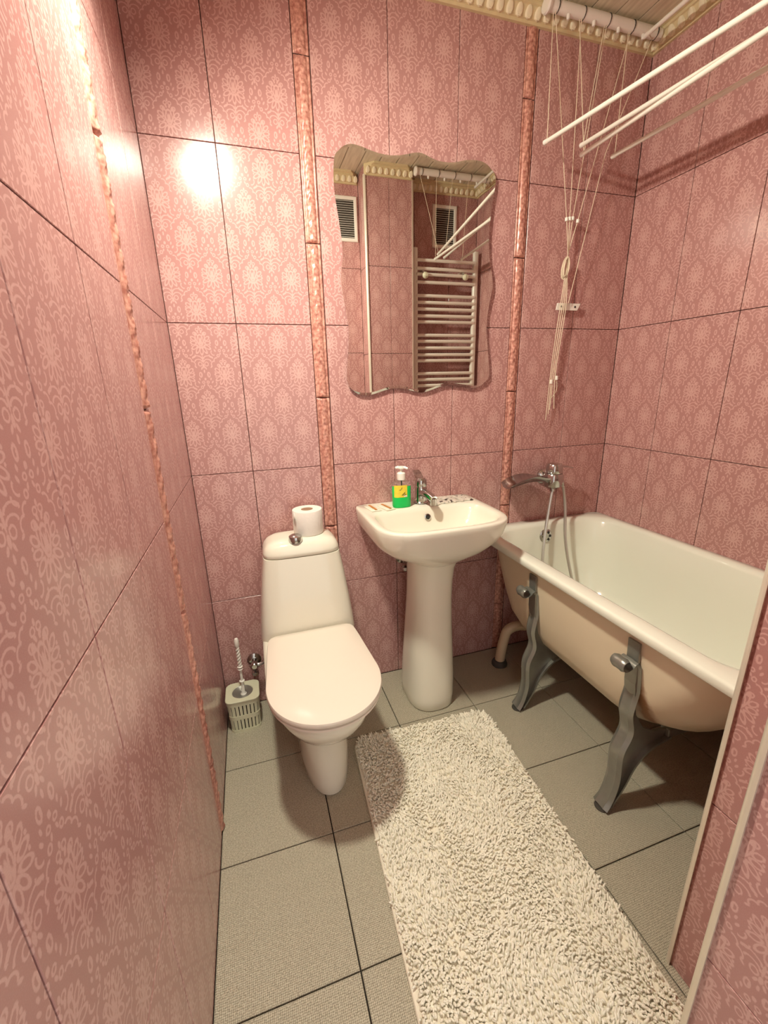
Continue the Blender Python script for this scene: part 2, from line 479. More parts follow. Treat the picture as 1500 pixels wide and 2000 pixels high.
def lay_listel(parent, kind, d, centre, ztop=2.46):
    X = wall_xform(kind, d); z = -0.25
    while z < ztop:
        a, b = max(0, z), min(ztop, z + 0.5)
        key = (round(a - z, 3), round(b - z, 3))
        if key not in _lc: _lc[key] = listel_mesh(*key)
        o = bpy.data.objects.new('border_tile', _lc[key]); COL.objects.link(o)
        o.matrix_world = X(centre, z); o.parent = parent
        z += 0.5

# ---------------------------------------------------------------- walls
S = MB().box(-0.12, W + 0.12, T, 0.12, -0.05, 2.6)
wall_back = struct(S.build('wall_back', 'grout', smooth=False), 'rose damask tiled back wall behind toilet and sink', 'wall')
lay_tiles(wall_back, 'back', T, [(0.0, 0.2095, 0.0405), (0.2095, 0.25, 0), (0.5115, 0.25, 0), (0.7615, 0.2505, 0), (1.012, 0.2505, 0), (1.3145, 0.2505, 0), (1.565, 0.25, 0)], rows_between(0, 2.4973))
lay_listel(wall_back, 'back', T, 0.4855); lay_listel(wall_back, 'back', T, 1.2885)

S = MB().box(-0.12, -T, YH, T, -0.05, 2.6)
wall_left = struct(S.build('wall_left', 'grout', smooth=False), 'glossy rose damask tiled wall on the left beside the toilet', 'wall')
lay_tiles(wall_left, 'left', -T, [(-0.2550, 0.2550, 0.0), (-0.505, 0.25, 0), (-0.8065, 0.25, 0), (-1.0570, 0.2505, 0), (-1.3075, 0.2505, 0), (-1.558, 0.2505, 0), (-1.8085, 0.2505, 0)], rows_between(0, 2.4973))
lay_listel(wall_left, 'left', -T, -0.5310)

S = MB().box(W + T, W + 0.12, YF - 0.12, T, -0.05, 2.6)
wall_right = struct(S.build('wall_right', 'grout', smooth=False), 'rose damask tiled wall along the far side of the bathtub', 'wall')
lay_tiles(wall_right, 'right', W + T, [(-0.25 * i, 0.25, 0) for i in range(5)] + [(-1.25, -YF - 1.25, 0)], rows_between(0, 2.4973))

JX = 0.82; DOORH = 2.06
S = MB().box(JX + T, W + 0.12, YF - 0.22, YF - T, -0.05, 2.6).box(-0.12, JX + T, YF - 0.22, YF - T, DOORH, 2.6)
wall_front = struct(S.build('wall_front', 'grout', smooth=False), 'rose damask tiled wall holding the doorway and towel radiator', 'wall')
rr = rows_between(0, 2.4973)
lay_tiles(wall_front, 'front', YF - T, [(W, 0.2, 0.05), (1.615, 0.25, 0), (1.365, 0.065, 0)], rr)
lay_tiles(wall_front, 'front', YF - T, [(1.0, 1.0 - JX, 0.0)], rr)
lay_tiles(wall_front, 'front', YF - T, [(JX - 0.205 * i, 0.205, 0.02) for i in range(4)], rows_between(DOORH, 2.4973))
# door reveal
JR = [0.0, 0.395, 0.895, 1.395, 1.895, 2.395]
lay_tiles(wall_front, 'right', JX + T, [(YF, 0.22, 0.0)], rows_between(0, DOORH, JR))

PX0, PX1, PY = 1.0, 1.30, -1.19
S = MB().box(PX0 + T, PX1 - T, YF - T, PY - T, -0.05, 2.6)
wall_pillar = struct(S.build('wall_pillar', 'grout', smooth=False), 'narrow rose tiled pipe boxing at the foot of the bathtub', 'wall')
PR = [0.0, 0.484, 0.984, 1.484, 1.984, 2.484]
lay_tiles(wall_pillar, 'front', PY - T, [(PX1, 0.15, 0.0), (PX1 - 0.15, 0.15, 0.1)], rows_between(0, 2.4973, PR + [2.9]))
lay_tiles(wall_pillar, 'right', PX0 + T, [(PY, PY - YF, 0.0)], rows_between(0, 2.4973, PR + [2.9]))
lay_tiles(wall_pillar, 'left', PX1 - T, [(YF, PY - YF, 0.0)], rows_between(0, 2.4973, PR + [2.9]))

def corner_trim(name, x, y, h, sx, sy, label):
    """quarter-round metal edge wrapped on an outside corner"""
    r = 0.011; pts = []
    prof = [(0, 0)] + [(r * math.cos(a), r * math.sin(a)) for a in np.linspace(-0.2, PI / 2 + 0.2, 8)]
    ring = lambda z: [(x + sx * (p - r * 0.45), y + sy * (q - r * 0.45), z) for p, q in prof]
    o = MB().loft([ring(0.0), ring(h)]).build(name, 'alu')
    return struct(o, label, 'trim')
corner_trim('trim_1', PX0, PY, 2.45, -1, 1, 'thin metal corner trim on the pipe boxing by the tub')
corner_trim('trim_2', JX, YF, DOORH, -1, 1, 'thin metal corner trim on the doorway edge nearest the camera')
corner_trim('trim_3', PX1, PY, 2.45, 1, 1, 'thin metal corner trim seen beside the radiator in the mirror')

# ---------------------------------------------------------------- floor
floor = struct(MB().box(-0.12, W + 0.12, YH - 0.6, 0.12, -0.12, -0.006).build('floor', 'fgrout', smooth=False), 'grey woven texture floor tiles with dark joints', 'floor')
fs_ = 0.3307
xe = [0.0] + [0.3204 + fs_ * i for i in range(5)] + [W]
ye = [0.0] + [-0.323 - fs_ * i for i in range(7)]
_fc = {}
for i in range(len(xe) - 1):
    for j in range(len(ye) - 1):
        x0, x1, y1, y0 = xe[i], xe[i + 1], ye[j], ye[j + 1]
        if y1 < YF - 0.3 and x0 > JX: continue
        key = (round(x1 - x0, 3), round(y1 - y0, 3))
        if key not in _fc:
            g, b = 0.0017, 0.001; w_, h_ = x1 - x0, y1 - y0
            vs = [(g, g, -0.006), (w_ - g, g, -0.006), (w_ - g, h_ - g, -0.006), (g, h_ - g, -0.006), (g, g, -b), (w_ - g, g, -b), (w_ - g, h_ - g, -b), (g, h_ - g, -b),
                  (g + b, g + b, 0), (w_ - g - b, g + b, 0), (w_ - g - b, h_ - g - b, 0), (g + b, h_ - g - b, 0)]
            fc = [(0, 1, 5, 4), (1, 2, 6, 5), (2, 3, 7, 6), (3, 0, 4, 7), (4, 5, 9, 8), (5, 6, 10, 9), (6, 7, 11, 10), (7, 4, 8, 11), (8, 9, 10, 11)]
            me = bpy.data.meshes.new('tile'); me.from_pydata(vs, [], fc); me.materials.append(M['floor']); _fc[key] = me
        o = bpy.data.objects.new('tile', _fc[key]); COL.objects.link(o); o.location = (x0, y0, 0); o.parent = floor

# ---------------------------------------------------------------- ceiling and cornice
ceiling = struct(MB().box(-0.12, W + 0.12, YH, 0.12, H + 0.008, H + 0.1).build('ceiling', 'darkgap', smooth=False), 'pale wood grain panelled ceiling', 'ceiling')
pm = MB()
pw = 0.1
pm.add([(0.0012, 0, 0.008), (pw - 0.0012, 0, 0.008), (pw - 0.0012, 1.95, 0.008), (0.0012, 1.95, 0.008), (0.003, 0, 0), (pw - 0.003, 0, 0), (pw - 0.003, 1.95, 0), (0.003, 1.95, 0)],
       [(0, 3, 2, 1), (4, 5, 6, 7), (0, 1, 5, 4), (1, 2, 6, 5), (2, 3, 7, 6), (3, 0, 4, 7)])
first = None
for i in range(19):
    if first is None:
        first = pm.build('plank', 'plank', ceiling, smooth=False); o = first
    else:
        o = first.copy(); COL.objects.link(o); o.parent = ceiling
    o.location = (-0.02 + i * pw, YH, H)

CZ = 2.445
_leaf = None
def cornice(name, p, q, out, label, n_leaf):
    """profile swept from p to q along a wall; out = unit vector into the room"""
    global _leaf
    p, q, out = Vector(p), Vector(q), Vector(out)
    prof = [(0, CZ), (0.010, CZ), (0.011, CZ + 0.008), (0.016, CZ + 0.010), (0.030, CZ + 0.034), (0.036, CZ + 0.036), (0.037, CZ + 0.044), (0.048, CZ + 0.046), (0.050, H), (0, H)]
    d = (q - p).normalized()
    m0 = 1.0
    ra = [p + out * a + d * a * 1.0 + Vector((0, 0, h)) for a, h in prof]
    rb = [q + out * a - d * a * 1.0 + Vector((0, 0, h)) for a, h in prof]
    o = struct(MB().loft([ra, rb]).build(name, 'cornice', smooth=False), label, 'cornice')
    L = (q - p).length
    if _leaf is None:
        mb = MB()
        rings = []
        for k, t in enumerate(np.linspace(-1, 1, 9)):
            r = math.sqrt(max(0.0, 1 - t * t)) * 0.0125 * (1.15 - 0.35 * (t + 1) / 2) + 0.0006
            rings.append([(r * math.cos(a), t * 0.018, 0.6 * r * math.sin(a)) for a in np.linspace(0, 2 * PI, 9)[:-1]])
        mb.loft(rings)
        # curled tip
        mb.tube([(-0.008, -0.006, 0.004), (-0.004, -0.013, 0.007), (0.003, -0.013, 0.008), (0.008, -0.006, 0.004)], 0.0022, 6)
        tmp = mb.build('leaf', 'cornlight'); _leaf = tmp.data; bpy.data.objects.remove(tmp)
    nrm = (out * 0.86 - Vector((0, 0, 1)) * 0.5).normalized()     # outward from the sloped band
    up = (Vector((0, 0, 1)) * 0.86 + out * 0.5).normalized()
    xax = up.cross(nrm).normalized()
    n = int(L / 0.036)
    for i in range(n):
        c = p + d * ((i + 0.5) * L / n) + out * 0.023 + Vector((0, 0, CZ + 0.022))
        if (c - p).length < 0.03 or (c - q).length < 0.03: continue
        l = bpy.data.objects.new('leaf_relief', _leaf); COL.objects.link(l)
        l.matrix_world = Matrix(((xax.x, up.x, nrm.x, c.x), (xax.y, up.y, nrm.y, c.y), (xax.z, up.z, nrm.z, c.z), (0, 0, 0, 1)))
        l.parent = o
cornice('trim_4', (0, 0, 0), (W, 0, 0), (0, -1, 0), 'cream egg and dart cornice above the mirror wall', 50)
cornice('trim_5', (W, 0, 0), (W, YF, 0), (-1, 0, 0), 'cream egg and dart cornice above the bathtub wall', 36)
cornice('trim_6', (0, YH, 0), (0, 0, 0), (1, 0, 0), 'cream egg and dart cornice above the left wall', 50)
cornice('trim_7', (W, YF, 0), (PX1, YF, 0), (0, 1, 0), 'cream cornice above the towel radiator niche', 14)
cornice('trim_8', (PX1, PY, 0), (PX0, PY, 0), (0, 1, 0), 'short cream cornice on the pipe boxing', 8)
cornice('trim_9', (PX0, YF, 0), (0, YF, 0), (0, 1, 0), 'cream cornice above the doorway', 26)

# ---------------------------------------------------------------- mirror
outl = [(0.576, 1.988), (0.582, 2.01), (0.598, 2.027), (0.624, 2.037), (0.654, 2.035), (0.694, 2.026), (0.734, 2.02), (0.775, 2.021), (0.813, 2.028), (0.846, 2.037), (0.874, 2.039), (0.903, 2.03), (0.932, 2.023), (0.967, 2.022), (1.002, 2.026), (1.037, 2.036), (1.073, 2.04), (1.109, 2.038), (1.136, 2.025), (1.151, 2.001), (1.151, 1.969), (1.144, 1.932), (1.139, 1.891), (1.133, 1.832), (1.134, 1.781), (1.139, 1.738), (1.151, 1.694), (1.159, 1.645), (1.152, 1.604), (1.141, 1.553), (1.138, 1.496), (1.144, 1.444), (1.153, 1.385), (1.16, 1.325), (1.154, 1.294), (1.134, 1.277), (1.098, 1.267), (1.057, 1.274), (1.01, 1.28), (0.964, 1.281), (0.919, 1.267), (0.875, 1.256), (0.836, 1.264), (0.799, 1.274), (0.756, 1.276), (0.714, 1.268), (0.672, 1.255), (0.631, 1.254), (0.603, 1.266), (0.589, 1.288), (0.584, 1.32), (0.588, 1.361), (0.594, 1.406), (0.599, 1.45), (0.599, 1.502), (0.591, 1.553), (0.584, 1.599), (0.58, 1.64), (0.584, 1.676), (0.591, 1.717), (0.59, 1.756), (0.585, 1.802), (0.579, 1.847), (0.573, 1.891), (0.572, 1.938), (0.574, 1.967)]
sm = catmull([(x, 0, z) for x, z in outl], 3, True)
# light smoothing
for _ in range(2):
    sm = [(sm[i - 1] + sm[i] * 2 + sm[(i + 1) % len(sm)]) / 4 for i in range(len(sm))]
def inset(ring, d, y):
    out = []
    n = len(ring)
    for i in range(n):
        t = (ring[(i + 2) % n] - ring[i - 2]).normalized()
        out.append((ring[i].x - t.z * -d * -1, y, ring[i].z + t.x * -d))
    return out
mir = thing('wall_mirror', 'frameless wall mirror with a wavy outline above the sink', 'mirror', loc=(0.866, -0.001, 1.25))
def rel(vs, o): return [(a[0] - o.location.x, a[1] - o.location.y, a[2] - o.location.z) for a in vs]
r0, r1, r2 = inset(sm, 0, -0.0090), inset(sm, 0, -0.0120), inset(sm, 0.009, -0.0140)
MB().loft([rel(r0, mir), rel(r1, mir), rel(r2, mir)], True, False).build('bevelled_edge', 'mirror', mir, smooth=True, angle=8)
mb = MB(); mb.add(rel(r2, mir), [tuple(range(len(r2)))])
mb.build('glass', 'mirror', mir, smooth=False)
for px_, pz_ in ((0.70, 1.40), (1.03, 1.40), (0.70, 1.90), (1.03, 1.90)):
    MB().lathe([(0, -0.0003), (0.018, -0.0003), (0.018, -0.0088), (0, -0.0088)], (px_ - 0.866, 0.001, pz_ - 1.25), 'y', 16).build('mounting_pad', 'white', mir)

# ---------------------------------------------------------------- toilet
TX = 0.345
toi = thing('toilet', 'white floor standing toilet with closed lid by the left wall', 'toilet')
rings = [egg(TX, 0.080, -0.10, -0.533, 0.0, nf=2.15, nb=4), egg(TX, 0.084, -0.095, -0.541, 0.012, nf=2.15, nb=4), egg(TX, 0.085, -0.09, -0.536, 0.05, nf=2.25, nb=4), egg(TX, 0.087, -0.085, -0.522, 0.12, nf=2.5, nb=4),
         egg(TX, 0.090, -0.075, -0.515, 0.19, nf=2.5, nb=4), egg(TX, 0.098, -0.065, -0.525, 0.232, nf=2.4, nb=4), egg(TX, 0.125, -0.06, -0.575, 0.262, nf=2.3, nb=4),
         egg(TX, 0.150, -0.06, -0.625, 0.298, nf=2.2, nb=5), egg(TX, 0.166, -0.06, -0.662, 0.345, nf=2.15, nb=5), egg(TX, 0.172, -0.055, -0.678, 0.385, nf=2.15, nb=6), egg(TX, 0.170, -0.055, -0.676, 0.398, nf=2.15, nb=6), egg(TX, 0.16, -0.06, -0.665, 0.402, nf=2.15, nb=6)]
MB().loft(rings).build('bowl', 'ceramic', toi, angle=60)
# cistern
tk = [(0.360, 0.170, -0.205), (0.378, 0.178, -0.214), (0.40, 0.178, -0.214), (0.47, 0.171, -0.205), (0.545, 0.162, -0.195), (0.63, 0.151, -0.185), (0.705, 0.139, -0.176)]
tr = [egg(TX + 0.003, h, -0.012, yf, z, yc=-0.10, nf=5.0, nb=8) for z, h, yf in tk]
MB().loft(tr).build('cistern', 'ceramic', toi, angle=50)
ld = [(0.7065, 0.136, -0.173), (0.710, 0.139, -0.177), (0.722, 0.138, -0.176), (0.740, 0.131, -0.170), (0.753, 0.118, -0.160), (0.761, 0.098, -0.147), (0.764, 0.06, -0.12)]
lid2 = MB().loft([egg(TX + 0.003, h, -0.012 - max(0, (0.139 - h)) * 0.35, yf, z, yc=-0.10, nf=4.0, nb=5) for z, h, yf in ld]).build('cistern_lid', 'ceramic', toi, angle=60)
bt = MB().lathe([(0.0, 0.757), (0.023, 0.757), (0.025, 0.765), (0.023, 0.778), (0.015, 0.783), (0.0, 0.784)], (0.328, -0.146, 0)).build('flush_button', 'chrome', toi)
bt['label'] = 'round chrome flush button'
def lidring(hw, yf, z, yb=-0.222):
    out = []
    N = 88
    yc = -0.50
    for j in range(N):
        a = 2 * PI * j / N; c, s_ = math.cos(a), math.sin(a)
        if s_ < 0:
            px = math.copysign(abs(c) ** (2 / 2.08), c) * hw; py = yc + (yf - yc) * abs(s_) ** (2 / 2.08)
        else:
            tt = abs(s_) ** (2 / 14.0); py = yc + (yb - yc) * tt
            k = min(1, max(0, (py - yc) / (yb - yc))); k = k * k * (3 - 2 * k)
            px = math.copysign(abs(c) ** (2 / 14.0), c) * hw * (1 - 0.10 * k)
        out.append((TX + 0.003 + px, py, z))
    return out
MB().loft([lidring(0.166, -0.683, 0.4035), lidring(0.1715, -0.689, 0.4055), lidring(0.1715, -0.689, 0.4115), lidring(0.164, -0.681, 0.4142)]).build('seat', 'lidplastic', toi, angle=50)
MB().loft([lidring(0.160, -0.676, 0.4200), lidring(0.174, -0.692, 0.4205), lidring(0.1755, -0.694, 0.426), lidring(0.173, -0.691, 0.434), lidring(0.163, -0.678, 0.4378, -0.226), lidring(0.13, -0.63, 0.4405, -0.25), lidring(0.06, -0.55, 0.442, -0.33)]).build('seat_lid', 'lidplastic', toi, angle=50)
for sx in (-0.115, 0.12):
    MB().lathe([(0.0, -0.02), (0.009, -0.02), (0.009, 0.02), (0.0, 0.02)], (TX + sx, -0.222, 0.412), 'x', 12).build('hinge', 'lidplastic', toi)
MB().lathe([(0, 0.0), (0.006, 0.0), (0.006, -0.003), (0, -0.004)], (0, 0, 0), 'y', 12).build('fixing_cap', 'lidplastic', toi).matrix_world = Matrix.Translation((TX - 0.088, -0.40, 0.16)) @ Matrix.Rotation(-PI / 2, 4, 'Z')

# toilet roll
roll_ = thing('toilet_roll', 'white toilet paper roll standing on the cistern lid', 'toilet roll', loc=(0.385, -0.078, 0.7645))
MB().lathe([(0.022, 0.0), (0.054, 0.0), (0.0555, 0.004), (0.0555, 0.086), (0.054, 0.09), (0.022, 0.09), (0.021, 0.045)], seg=40).build('paper', 'paper', roll_)
MB().lathe([(0.0185, 0.001), (0.0212, 0.001), (0.0212, 0.0895), (0.0185, 0.0895)], seg=24).build('core', 'card', roll_)
mb = MB()
fr = []
for k in range(8):
    a = math.radians(200 + k * 3); r = 0.0562 + 0.0025 * k * 0.6
    fr.append([(r * math.cos(a), r * math.sin(a), 0.088 - 0.004 * math.sin(k)), (r * math.cos(a) * 1.0 - 0.001, r * math.sin(a), 0.045 + 0.003 * (k % 3) + k * 0.003)])
mb.loft(fr, False, False, closed=False); o = mb.build('loose_sheet', 'paper', roll_); md = o.modifiers.new('s', 'SOLIDIFY'); md.thickness = 0.0008

# angle valves
def valve(name, label, x, z, dirx):
    t = thing(name, label, 'valve', loc=(x, -0.0005, z))
    MB().lathe([(0, 0), (0.028, 0), (0.028, -0.004), (0.018, -0.012), (0.012, -0.014), (0, -0.014)], axis='y', seg=24).build('escutcheon', 'chrome', t)
    MB().lathe([(0, -0.012), (0.0095, -0.012), (0.0095, -0.03), (0.013, -0.032), (0.013, -0.052), (0.010, -0.056), (0, -0.056)], axis='y', seg=16).build('body', 'chrome', t)
    MB().tube([(0, -0.042, 0), (dirx * 0.018, -0.042, 0.0), (dirx * 0.034, -0.042, 0.004), (dirx * 0.05, -0.040, 0.03)], [0.008, 0.008, 0.006, 0.005], 10).build('outlet', 'chrome', t)
    mb = MB().lathe([(0, -0.02), (0.007, -0.02), (0.014, -0.024), (0.015, -0.036), (0.012, -0.04), (0, -0.04)], (0, -0.042, -0.006), 'z', 8)
    mb.build('handle', 'chrome', t)
    return t
valve('angle_valve', 'chrome angle valve on the wall beside the toilet', 0.128, 0.212, 1)
valve('angle_valve', 'chrome angle valve under the sink beside its pedestal', 0.785, 0.572, 1)

# ---------------------------------------------------------------- brush and holder
hx0, hx1, hy0, hy1, hz = 0.012, 0.136, -0.160, -0.045, 0.148
hold = thing('brush_holder', 'square cream lattice holder for the toilet brush', 'brush holder', loc=((hx0 + hx1) / 2, (hy0 + hy1) / 2, 0))
cx, cy = hold.location.x, hold.location.y
def hr(s, z, r=0.024):
    w_, d_ = (hx1 - hx0) / 2 * s, (hy1 - hy0) / 2 * s
    return rrect(-w_, w_, -d_, d_, z, r * s, 6, 10)
def band(z0, z1, s0, s1, th=0.0025):
    i0, i1 = s0 - th * 18, s1 - th * 18
    return MB().loft([hr(i0, z0), hr(s0, z0), hr(s1, z1), hr(i1, z1), hr(i0, z0)], False, False)
sc = lambda z: 0.90 + 0.10 * z / hz
for z0, z1 in ((0.0, 0.012), (0.060, 0.078), (0.124, 0.138)):
    band(z0, z1, sc(z0), sc(z1)).build('band', 'cream', hold)
lat = MB()
for z0, z1 in ((0.012, 0.060), (0.078, 0.124)):
    a, b = hr(sc(z0) - 0.012, z0), hr(sc(z1) - 0.012, z1)
    n = len(a)
    per = []
    tot = 0
    for i in range(n):
        d = (Vector(a[(i + 1) % n]) - Vector(a[i])).length; per.append((tot, d)); tot += d
    K = 30
    def at(ring, s):
        s %= tot
        for i in range(n):
            if per[i][0] <= s <= per[i][0] + per[i][1] + 1e-9:
                return Vector(ring[i]).lerp(Vector(ring[(i + 1) % n]), (s - per[i][0]) / max(per[i][1], 1e-9))
        return Vector(ring[0])
    for k in range(K):
        s0, s1 = tot * (k + 0.14) / K, tot * (k + 0.86) / K
        q = [at(a, s0), at(a, s1), at(b, s1), at(b, s0)]
        qi = [Vector((p.x * 0.965, p.y * 0.965, p.z)) for p in q]
        lat.add(q + qi, [(0, 1, 2, 3), (7, 6, 5, 4), (0, 4, 5, 1), (1, 5, 6, 2), (2, 6, 7, 3), (3, 7, 4, 0)])
lat.build('lattice', 'cream', hold, smooth=False)
MB().loft([hr(0.80, 0.002), hr(0.86, 0.122)], True, True).build('liner', 'dark', hold)
# top plate with round opening
N = len(hr(1, 0))
circ = lambda r, z: [(r * math.cos(math.atan2(p[1], p[0])), r * math.sin(math.atan2(p[1], p[0])), z) for p in hr(1, 0)]
MB().loft([hr(1.0, 0.138), hr(1.03, 0.141), hr(1.03, 0.146), hr(1.0, hz), circ(0.041, hz), circ(0.038, hz - 0.004), circ(0.030, hz - 0.016), circ(0.012, hz - 0.020)], False, True).build('top_plate', 'cream', hold)
MB().lathe([(0.0, hz - 0.0175), (0.0305, hz - 0.0155), (0.0385, hz - 0.0035), (0.039, hz - 0.003), (0.0, hz - 0.0165)], seg=32).build('funnel', M['castiron'], hold)
br = thing('toilet_brush', 'white toilet brush with twisted handle standing in its holder', 'toilet brush', loc=(0.078, -0.103, 0.131))
brt = MB().lathe([(0, 0.0), (0.011, 0.0), (0.012, 0.005), (0.008, 0.009), (0.0065, 0.012), (0.0055, 0.06), (0.0045, 0.115), (0, 0.115)], seg=16).build('shaft', 'white', br)
for z in (0.062, 0.116, 0.126):
    MB().lathe([(0, z), (0.006, z), (0.0105, z + 0.003), (0.006, z + 0.006), (0, z + 0.006)], seg=16).build('collar', 'white', br)
mb = MB()
for ph in (0, PI):
    mb.tube([(0.0038 * math.cos(ph + a), 0.0038 * math.sin(ph + a), 0.130 + 0.085 * a / (6 * PI)) for a in np.linspace(0, 6 * PI, 60)], 0.0042, 8)
mb.build('twisted_grip', 'white', br)
MB().lathe([(0, 0.212), (0.005, 0.213), (0.0085, 0.222), (0.0085, 0.246), (0.006, 0.253), (0, 0.255)], seg=16).build('knob', 'white', br)

# ---------------------------------------------------------------- pedestal sink
SX = 0.834
sink = thing('pedestal_sink', 'white ceramic pedestal sink below the wavy mirror', 'sink')
B_ = 0.0
def sr(hw, yb, yf, z, nf=3.2, nb=9, yc=None): return egg(SX, hw, yb, yf, z, nf=nf, nb=nb, N=72, yc=yc)
rings = [sr(0.07, -0.16, -0.30, 0.640, 2.2, 2.5), sr(0.098, -0.12, -0.322, 0.654, 2.3, 3), sr(0.152, -0.06, -0.354, 0.680, 2.6, 4, -0.2), sr(0.198, -0.025, -0.380, 0.704, 2.9, 6, -0.19), sr(0.230, -0.006, -0.398, 0.734, 3.3, 10, -0.18),
         sr(0.246, -0.002, -0.409, 0.766, 3.7, 14, -0.18), sr(0.2495, -0.002, -0.417, 0.800, 4.0, 16, -0.18), sr(0.251, -0.002, -0.419, 0.817, 4.1, 18, -0.18), sr(0.2495, -0.002, -0.4175, 0.8232, 4.1, 18, -0.18), sr(0.246, -0.003, -0.414, 0.8255, 4.1, 18, -0.18),
         sr(0.223, -0.116, -0.394, 0.8245, 3.7, 4.2, -0.24), sr(0.218, -0.123, -0.389, 0.8205, 3.7, 4.2, -0.24), sr(0.210, -0.130, -0.381, 0.806, 3.6, 4, -0.245),
         sr(0.196, -0.142, -0.366, 0.768, 3.2, 3.4, -0.25), sr(0.168, -0.163, -0.343, 0.730, 2.6, 2.8, -0.25), sr(0.11, -0.195, -0.312, 0.705, 2.2, 2.2, -0.25), sr(0.03, -0.235, -0.27, 0.698, 2, 2, -0.25)]
MB().loft(rings).build('basin', 'ceramic', sink, angle=60)
MB().lathe([(0, 0.0), (0.0125, 0.0), (0.013, -0.003), (0.0095, -0.004), (0.0085, 0.001), (0, 0.001)], (0, 0, 0), 'y', 20).build('overflow_ring', 'chrome', sink).matrix_world = Matrix.Translation((0.846, -0.1385, 0.786)) @ Matrix.Rotation(math.radians(-18), 4, 'X')
MB().lathe([(0, 0.0005), (0.0085, 0.0005), (0.0085, -0.0015), (0, -0.0015)], (0, 0, 0), 'y', 20).build('overflow_hole', 'dark', sink).matrix_world = Matrix.Translation((0.846, -0.1385, 0.786)) @ Matrix.Rotation(math.radians(-18), 4, 'X')
PXc = 0.828
pd = [(0.0, 0.094, -0.08, -0.300), (0.006, 0.097, -0.08, -0.304), (0.05, 0.099, -0.08, -0.303), (0.14, 0.098, -0.085, -0.298), (0.25, 0.092, -0.09, -0.292), (0.38, 0.085, -0.095, -0.285), (0.48, 0.081, -0.10, -0.283), (0.56, 0.081, -0.105, -0.285), (0.62, 0.085, -0.11, -0.295), (0.652, 0.092, -0.11, -0.312)]
MB().loft([egg(PXc + 0.008 * z / 0.65, h, yb, yf, z, nf=2.5, nb=4, N=48) for z, h, yb, yf in pd]).build('pedestal', 'ceramic', sink, angle=60)

# basin faucet
bf = thing('basin_faucet', 'small chrome single lever tap on the sink behind the bottle', 'faucet', loc=(0.848, -0.066, 0.8262))
bf.scale = (1.22, 1.15, 1.12)
MB().lathe([(0, 0), (0.024, 0), (0.024, 0.004), (0.021, 0.008), (0.020, 0.055), (0.017, 0.062), (0, 0.062)]).build('body', 'chrome', bf)
sp = [Vector((0.0, -0.005, 0.038)), Vector((0.002, -0.03, 0.042)), Vector((0.006, -0.06, 0.040)), Vector((0.010, -0.088, 0.032))]
MB().tube(sp, [0.016, 0.0145, 0.013, 0.013], 14).build('spout', 'chrome', bf)
MB().tube([(0.0095, -0.083, 0.034), (0.0097, -0.084, 0.012)], 0.011, 14).build('aerator', 'chrome', bf)
MB().lathe([(0, 0.062), (0.0185, 0.062), (0.0195, 0.068), (0.018, 0.085), (0.012, 0.092), (0, 0.093)]).build('lever_cap', 'chrome', bf)
mb = MB(); mb.loft([[(x, y, z) for x, y, z in ((-0.010, 0.0, 0.082), (0.010, 0.0, 0.082), (0.010, 0.0, 0.090), (-0.010, 0.0, 0.090))], [(-0.012, 0.03, 0.098), (0.012, 0.03, 0.098), (0.012, 0.03, 0.104), (-0.012, 0.03, 0.104)], [(-0.011, 0.048, 0.107), (0.011, 0.048, 0.107), (0.011, 0.048, 0.112), (-0.011, 0.048, 0.112)]])
mb.build('lever', 'chrome', bf)

# soap bottle
sb = thing('soap_bottle', 'green liquid soap pump bottle with yellow label on the sink', 'soap bottle', loc=(0.757, -0.085, 0.8262))
def oval(s, z, a=0.037, b=0.024): return [(a * s * math.copysign(abs(math.cos(t)) ** 0.75, math.cos(t)), b * s * math.copysign(abs(math.sin(t)) ** 0.75, math.sin(t)), z) for t in np.linspace(0, 2 * PI, 41)[:-1]]
MB().loft([oval(0.94, 0.0), oval(0.998, 0.005), oval(0.998, 0.084), oval(0.99, 0.0845)]).build('liquid', 'liquid', sb)
MB().loft([oval(1.0, 0.0848), oval(1.0, 0.088), oval(0.94, 0.096), oval(0.6, 0.103), oval(0.42, 0.107), oval(0.42, 0.116)]).build('bottle', 'clear', sb)
MB().lathe([(0, 0.108), (0.0165, 0.108), (0.0165, 0.133), (0.013, 0.137), (0.005, 0.138), (0.0045, 0.150), (0, 0.150)], seg=24).build('pump_collar', 'white', sb)
mb = MB().lathe([(0, 0.150), (0.011, 0.150), (0.013, 0.154), (0.011, 0.160), (0, 0.161)], seg=20)
mb.tube([(0, 0, 0.155), (0.012, -0.008, 0.156), (0.022, -0.016, 0.152)], [0.006, 0.0055, 0.0045], 10)
mb.tube([(0, 0, 0.155), (-0.012, 0.006, 0.156), (-0.02, 0.01, 0.1535)], [0.006, 0.0055, 0.0045], 10)
mb.build('pump_head', 'white', sb)
MB().tube([(0, 0, 0.108), (0, 0, 0.085)], 0.0025, 8).build('dip_tube', 'white', sb)
def wrap(u0, u1, z0, z1, off, n=12):
    ov = [Vector(p) for p in oval(1.0 + off, 0)]
    # front faces -y: parameter by x
    rows = []
    for z in (z0, z1):
        r = []
        for k in range(n + 1):
            u = u0 + (u1 - u0) * k / n
            x = 0.037 * u; yy = -0.024 * (max(0.0, 1 - abs(u) ** (2 / 0.75))) ** (0.75 / 2) - off
            r.append((x, yy, z))
        rows.append(r)
    return MB().loft(rows, False, False, closed=False)
wrap(-0.93, 0.42, 0.042, 0.090, 0.0006).build('label', 'yellow', sb)
mb = MB()
